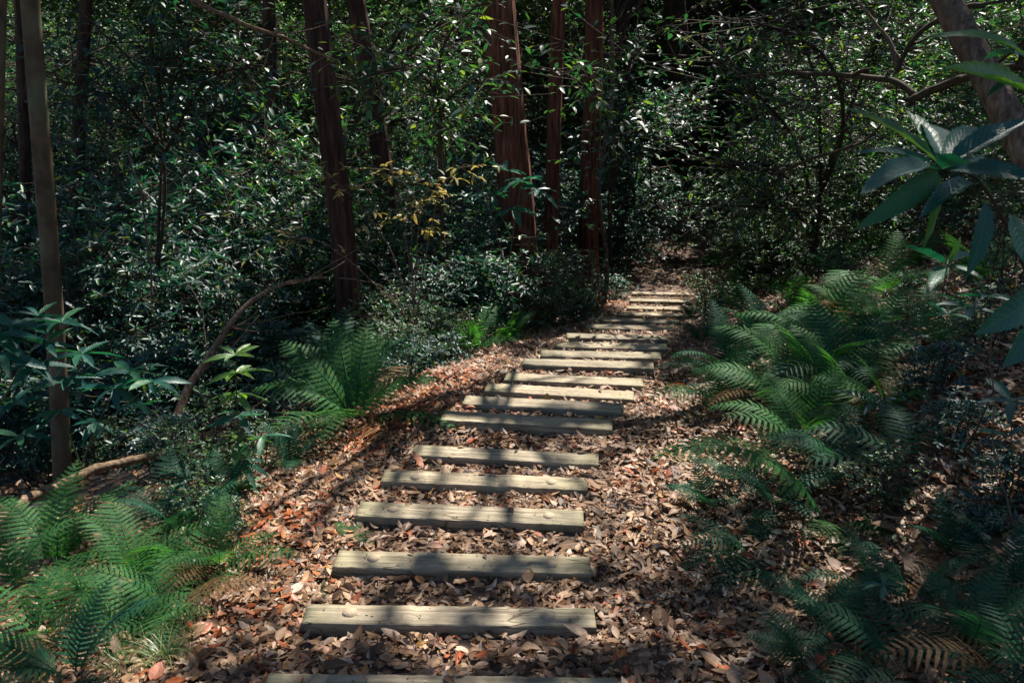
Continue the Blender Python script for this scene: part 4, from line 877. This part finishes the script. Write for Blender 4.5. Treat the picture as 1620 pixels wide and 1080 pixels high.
stemmed("leafy_seedling", "sapling with a single bright lime leaf on the upper right bank", "sapling", [[gpt(1490, 470), (1497, 430, 4.0), (1500, 410, 4.0)]],
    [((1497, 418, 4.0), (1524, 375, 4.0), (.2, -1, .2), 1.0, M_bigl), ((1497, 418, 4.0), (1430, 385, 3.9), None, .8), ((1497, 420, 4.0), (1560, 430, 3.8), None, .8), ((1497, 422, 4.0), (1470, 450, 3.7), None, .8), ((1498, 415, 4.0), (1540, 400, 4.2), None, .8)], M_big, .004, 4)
whorl_plant("leafy_seedling", "low glossy seedling with pale blue leaves under the lime leaf", "sapling", [[gpt(1530, 520), (1535, 490, 3.6)], [gpt(1530, 520), (1500, 500, 3.5)]],
    [((1535, 488, 3.6), 6, .16, .2), ((1498, 498, 3.5), 5, .14, .1), ((1560, 470, 3.7), 5, .15, .2)], M_big, .004, 5)
whorl_plant("leafy_seedling", "seedling with three narrow blue leaves above the separate fern pinnae", "sapling", [[gpt(1385, 690), (1383, 645, 4.2)]],
    [((1383, 640, 4.2), 5, .22, .05)], M_big, .004, 6)
whorl_plant("leafy_seedling", "seedling with large leaves at the lower right edge", "sapling", [[gpt(1600, 720), (1600, 640, 2.9)]],
    [((1600, 635, 2.9), 5, .15, .0), ((1595, 690, 2.85), 4, .12, .0)], M_big, .004, 60)
whorl_plant("leafy_seedling", "small broad leaved seedling beside the lower right branch", "sapling", [[gpt(1395, 950), (1398, 930, 2.5)]], [((1398, 925, 2.5), 6, .09, .15)], M_big, .003, 61)
# left side
whorl_plant("glossy_sapling", "low glossy shrub with white shining serrated leaves right of the left trunk", "sapling",
    [[(120, 760, 4.9), (150, 680, 4.7), (182, 618, 4.5)], [(150, 680, 4.7), (200, 640, 4.5), (240, 606, 4.4)], [(130, 740, 4.9), (110, 690, 4.8), (95, 650, 4.7)], [(182, 640, 4.6), (205, 590, 4.6)]],
    [((180, 614, 4.5), 8, .21, -.12), ((240, 603, 4.4), 8, .20, -.12), ((95, 650, 4.7), 7, .20, -.05), ((205, 588, 4.6), 7, .20, .05), ((130, 560, 4.9), 8, .24, .05), ((150, 668, 4.6), 6, .18, -.1), ((110, 600, 4.8), 7, .2, 0), ((225, 640, 4.5), 6, .16, -.1)], M_big, .006, 12)
whorl_plant("glossy_sapling", "broad leaved shrub with drooping dark leaves at the left edge", "sapling",
    [[(-20, 760, 4.8), (0, 600, 4.7), (20, 520, 4.6)], [(0, 640, 4.7), (60, 540, 4.7), (100, 510, 4.7)], [(0, 600, 4.7), (-20, 560, 4.5), (-30, 540, 4.4)]],
    [((20, 515, 4.6), 8, .26, -.05), ((98, 510, 4.7), 8, .24, .0), ((-10, 530, 4.5), 7, .25, -.1), ((70, 545, 4.6), 7, .22, -.1), ((30, 690, 4.6), 6, .2, -.1), ((0, 560, 4.4), 6, .24, -.1), ((50, 580, 4.5), 6, .22, -.1), ((20, 640, 4.5), 6, .2, -.1), ((60, 500, 5.2), 6, .22, .1)], M_big, .007, 13)
whorl_plant("upright_sapling", "upright sapling with stacked pairs of shining leaves beside the dead branch", "sapling",
    [[(385, 800, 4.55), (380, 740, 4.5), (376, 660, 4.5), (372, 575, 4.5)], [(380, 740, 4.5), (400, 700, 4.4), (415, 690, 4.35)]],
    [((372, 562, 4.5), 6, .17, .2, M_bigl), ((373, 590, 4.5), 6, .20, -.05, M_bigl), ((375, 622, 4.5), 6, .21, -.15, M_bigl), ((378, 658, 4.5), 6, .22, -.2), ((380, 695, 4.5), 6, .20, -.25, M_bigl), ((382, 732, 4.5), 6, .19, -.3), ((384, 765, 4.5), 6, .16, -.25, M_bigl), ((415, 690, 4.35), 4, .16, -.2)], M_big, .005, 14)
whorl_plant("upright_sapling", "little seedling with one long pale leaf at the log end", "sapling", [[gpt(288, 800), (290, 765, 4.5)]], [((290, 762, 4.5), 5, .13, .05)], M_big, .003, 15)
whorl_plant("upright_sapling", "blue leaved sapling in front of the thickest cedar", "sapling", [[(800, 470, 9.8), (810, 380, 9.8), (825, 290, 9.8)], [(810, 380, 9.8), (780, 310, 9.8)]],
    [((825, 285, 9.8), 8, .32, .0), ((850, 300, 9.7), 7, .3, -.1), ((780, 305, 9.8), 7, .3, -.1), ((812, 330, 9.6), 7, .28, -.2), ((800, 270, 9.9), 6, .26, .1)], M_big, .010, 16)
# grass at the lower left
def tuft(label, u, v, n, L, seed):
    rng = np.random.default_rng(seed); c = hit(u, v); V = []; Fq = []
    for b in range(n):
        az = rng.uniform(0, 6.28); l = L * rng.uniform(.5, 1.1); w = .0022; p = np.array([rng.normal(0, .02), rng.normal(0, .02), -.01]); e = R(rng.uniform(45, 80)); s = np.array([-math.sin(az), math.cos(az), 0])
        dr = rng.uniform(1.2, 2.4)
        for k in range(8):
            ww = w * (1 - k / 7.3); V += [p - s * ww, p + s * ww]
            if k: q = len(V); Fq.append((q - 4, q - 3, q - 1, q - 2))
            ee = e - dr * k / 7; p = p + l / 7 * np.array([math.cos(az) * math.cos(ee), math.sin(az) * math.cos(ee), math.sin(ee)])
    tag(link("grass_tuft", mk("grass_tuft", [(np.array(V), [np.array(Fq)])], M_grass), None, c), label, "grass tuft")
tuft("tuft of thin arching grass at the bottom beside the leafy path edge", 265, 1050, 110, .26, 1)
tuft("pale grass tuft at the bottom left of the larger tuft", 190, 1070, 60, .22, 2)
tuft("small grass tuft climbing the path edge above the larger tuft", 300, 1000, 45, .18, 3)

# ---------------------------------------------------------------- overhead canopy: unseen crowns added and gapped to shape shade and sun patches
LIT = [(780, 860, 170, 30), (745, 808, 210, 26), (600, 885, 90, 26), (650, 650, 120, 50), (700, 610, 60, 24), (585, 690, 60, 26), (880, 604, 130, 34), (935, 575, 90, 16), (780, 640, 60, 16), (860, 625, 50, 10),
       (1040, 482, 65, 18), (1050, 462, 50, 8), (470, 800, 60, 30), (350, 930, 60, 50), (800, 720, 40, 10), (960, 470, 45, 20), (1000, 425, 45, 18), (1060, 395, 30, 14), (440, 830, 70, 40), (390, 900, 80, 40), (300, 980, 60, 40), (840, 765, 40, 12), (720, 712, 60, 10), (515, 978, 26, 12), (885, 975, 45, 12),
       (700, 1030, 60, 22), (200, 920, 90, 50), (60, 950, 60, 60), (520, 1010, 40, 20), (930, 545, 60, 10), (1000, 535, 40, 8), (1040, 640, 40, 22), (1010, 720, 30, 30), (560, 620, 50, 40), (750, 560, 45, 30), (1180, 480, 50, 30), (1230, 430, 60, 25), (380, 640, 60, 70), (380, 760, 50, 40), (230, 610, 40, 30), (1300, 420, 60, 22), (1120, 745, 170, 70), (1310, 850, 50, 30), (1180, 600, 60, 30), (1250, 550, 50, 20), (1330, 500, 50, 25), (130, 1010, 80, 40), (20, 880, 50, 50), (650, 760, 40, 20), (520, 800, 50, 30), (1120, 620, 40, 14), (1000, 830, 30, 30), (1050, 900, 40, 20)]  # wanted sun patches; canopy gaps are cut toward the sun above them
def canopy():
    rng = np.random.default_rng(21)
    E = []
    for u, v, ru, rv in LIT:
        c = hit(u, v); a = hit(u + ru, v); b = hit(u, v - rv); b2 = hit(u, v + rv)
        E.append((c[0], c[1], abs(a[0] - c[0]), max(.10, abs(b[1] - b2[1]) / 2), c[2]))
    sh = SUND
    n = 42000
    gx = rng.uniform(-14, 15, n); gy = rng.uniform(-1.5, 36, n); gz = ground(gx, gy)
    m_ = 9000; gx = np.concatenate([gx, rng.uniform(2.5, 13, m_)]); gy = np.concatenate([gy, rng.uniform(20, 42, m_)]); gx = np.concatenate([gx, rng.uniform(-15, 2, 13000)]); gy = np.concatenate([gy, rng.uniform(7, 38, 13000)]); gz = ground(gx, gy); n = len(gx)  # extra clumps added to darken the path end and left thicket
    lit = np.zeros(n, bool)
    for cx, cy, rx, ry, cz in E:
        lit |= ((gx - cx) / (rx + .15)) ** 2 + ((gy - cy) / (ry + .15)) ** 2 < 1
    keep = ~lit | (rng.random(n) < .015)
    nz = hash_noise(gx, gy, 1.1, 5) + .6 * hash_noise(gx, gy, .45, 6)
    dd, _ = path_coords(gx, gy)
    thr = np.where(gy < 12, np.where(dd > .9, -.62, -.52), np.where(gx > 2, .08, -.22))
    thr = np.where((gx > 2.2) & (gy > 9) & (dd > 1.5), .26, thr); thr = np.where((gx < -1.5) & (gy > 6.5) & (dd < -2), -.26, thr)
    thr = np.where((gy > 19) & (np.abs(dd) < 3), -.5, thr)
    hol = (gx > 2.5) & (gx < 13) & (gy > 20) & (gy < 42); thr = np.where(hol, -.7, thr)
    keep &= nz > thr
    keep &= (rng.random(n) < np.clip(1.35 - gy / 40, .45, 1)) | hol
    gx, gy, gz = gx[keep], gy[keep], gz[keep]; n = len(gx)
    h = rng.uniform(7.5, 11.5, n); C = np.stack([gx, gy, gz], 1) + SUND[None] * (h / SUND[2])[:, None]
    # leaves of each clump
    k = 9; N = n * k; pos = np.repeat(C, k, 0) + rng.normal(0, .13, (N, 3)); az = rng.uniform(0, 6.28, N); el = rng.normal(-.1, .4, N)
    d = np.stack([np.cos(az) * np.cos(el), np.sin(az) * np.cos(el), np.sin(el)], 1); n0 = np.array([0, 0, 1]) + rng.normal(0, .45, (N, 3))
    sz = rng.uniform(.12, .20, N)
    # trees that carry the crowns: the visible cedars and trunks, plus unseen trees added for their shade
    own = [(root, top, base, pts) for root, top, base, pts in roots_tops if base[1] < 17 and np.linalg.norm(pts[-1][:2] - pts[0][:2]) < 5]
    for q, (x, y) in enumerate([(6.5, 3.0), (9.5, 6.0), (12.5, 10.5), (15.5, 16.0), (-8.5, 5.0), (3.0, -2.5), (17.0, 22.0), (-4.0, -2.0)]):
        base = np.array([x, y, float(ground(x, y)) - .1]); top = base + [rng.normal(0, .4), rng.normal(0, .4), 11]; pts = spline([base, (base + top) / 2 + rng.normal(0, .15, 3), top], 24)
        root = thing("shade_tree", ["broad shade tree on the bank right of the nearest steps", "shade tree high on the right bank", "shade tree above the right thicket", "shade tree beyond the right thicket", "shade tree left of the slender trunk", "shade tree behind the viewpoint", "shade tree far up the right slope", "shade tree at the viewpoint's back on the gully side"][q], "tree", base)
        link("trunk", mk("trunk", [tube(pts - base, np.linspace(.2, .07, 24), 16, .02, rng)], M_smooth), root); own.append((root, top, base, pts))
    tops = np.array([o[1] for o in own]); a = np.argmin(((C[:, None, :2] - tops[None, :, :2]) ** 2).sum(-1), 1)
    for q, (root, top, base, pts) in enumerate(own):
        m = a == q
        if not m.any(): continue
        mm = np.repeat(m, k); lv = scatter(LEAF_R, (pos - base)[mm], frames(d[mm], n0[mm]), sz[mm])
        link("crown", mk("crown", [lv], M_canopy, False), root)
        idx = np.nonzero(m)[0]; idx = idx[::max(1, len(idx) // 26)]; tt = top - base
        A = np.repeat(tt[None], len(idx), 0) - np.array([0, 0, 1]) * rng.uniform(0, 3, len(idx))[:, None] * 1.0; Bp = C[idx] - base
        mid = (A + Bp) / 2 + rng.normal(0, .2, A.shape)
        link("limbs", mk("limbs", [segs(A, mid, .035, .022, 5), segs(mid, Bp, .022, .008, 5)], M_dark), root)
canopy()
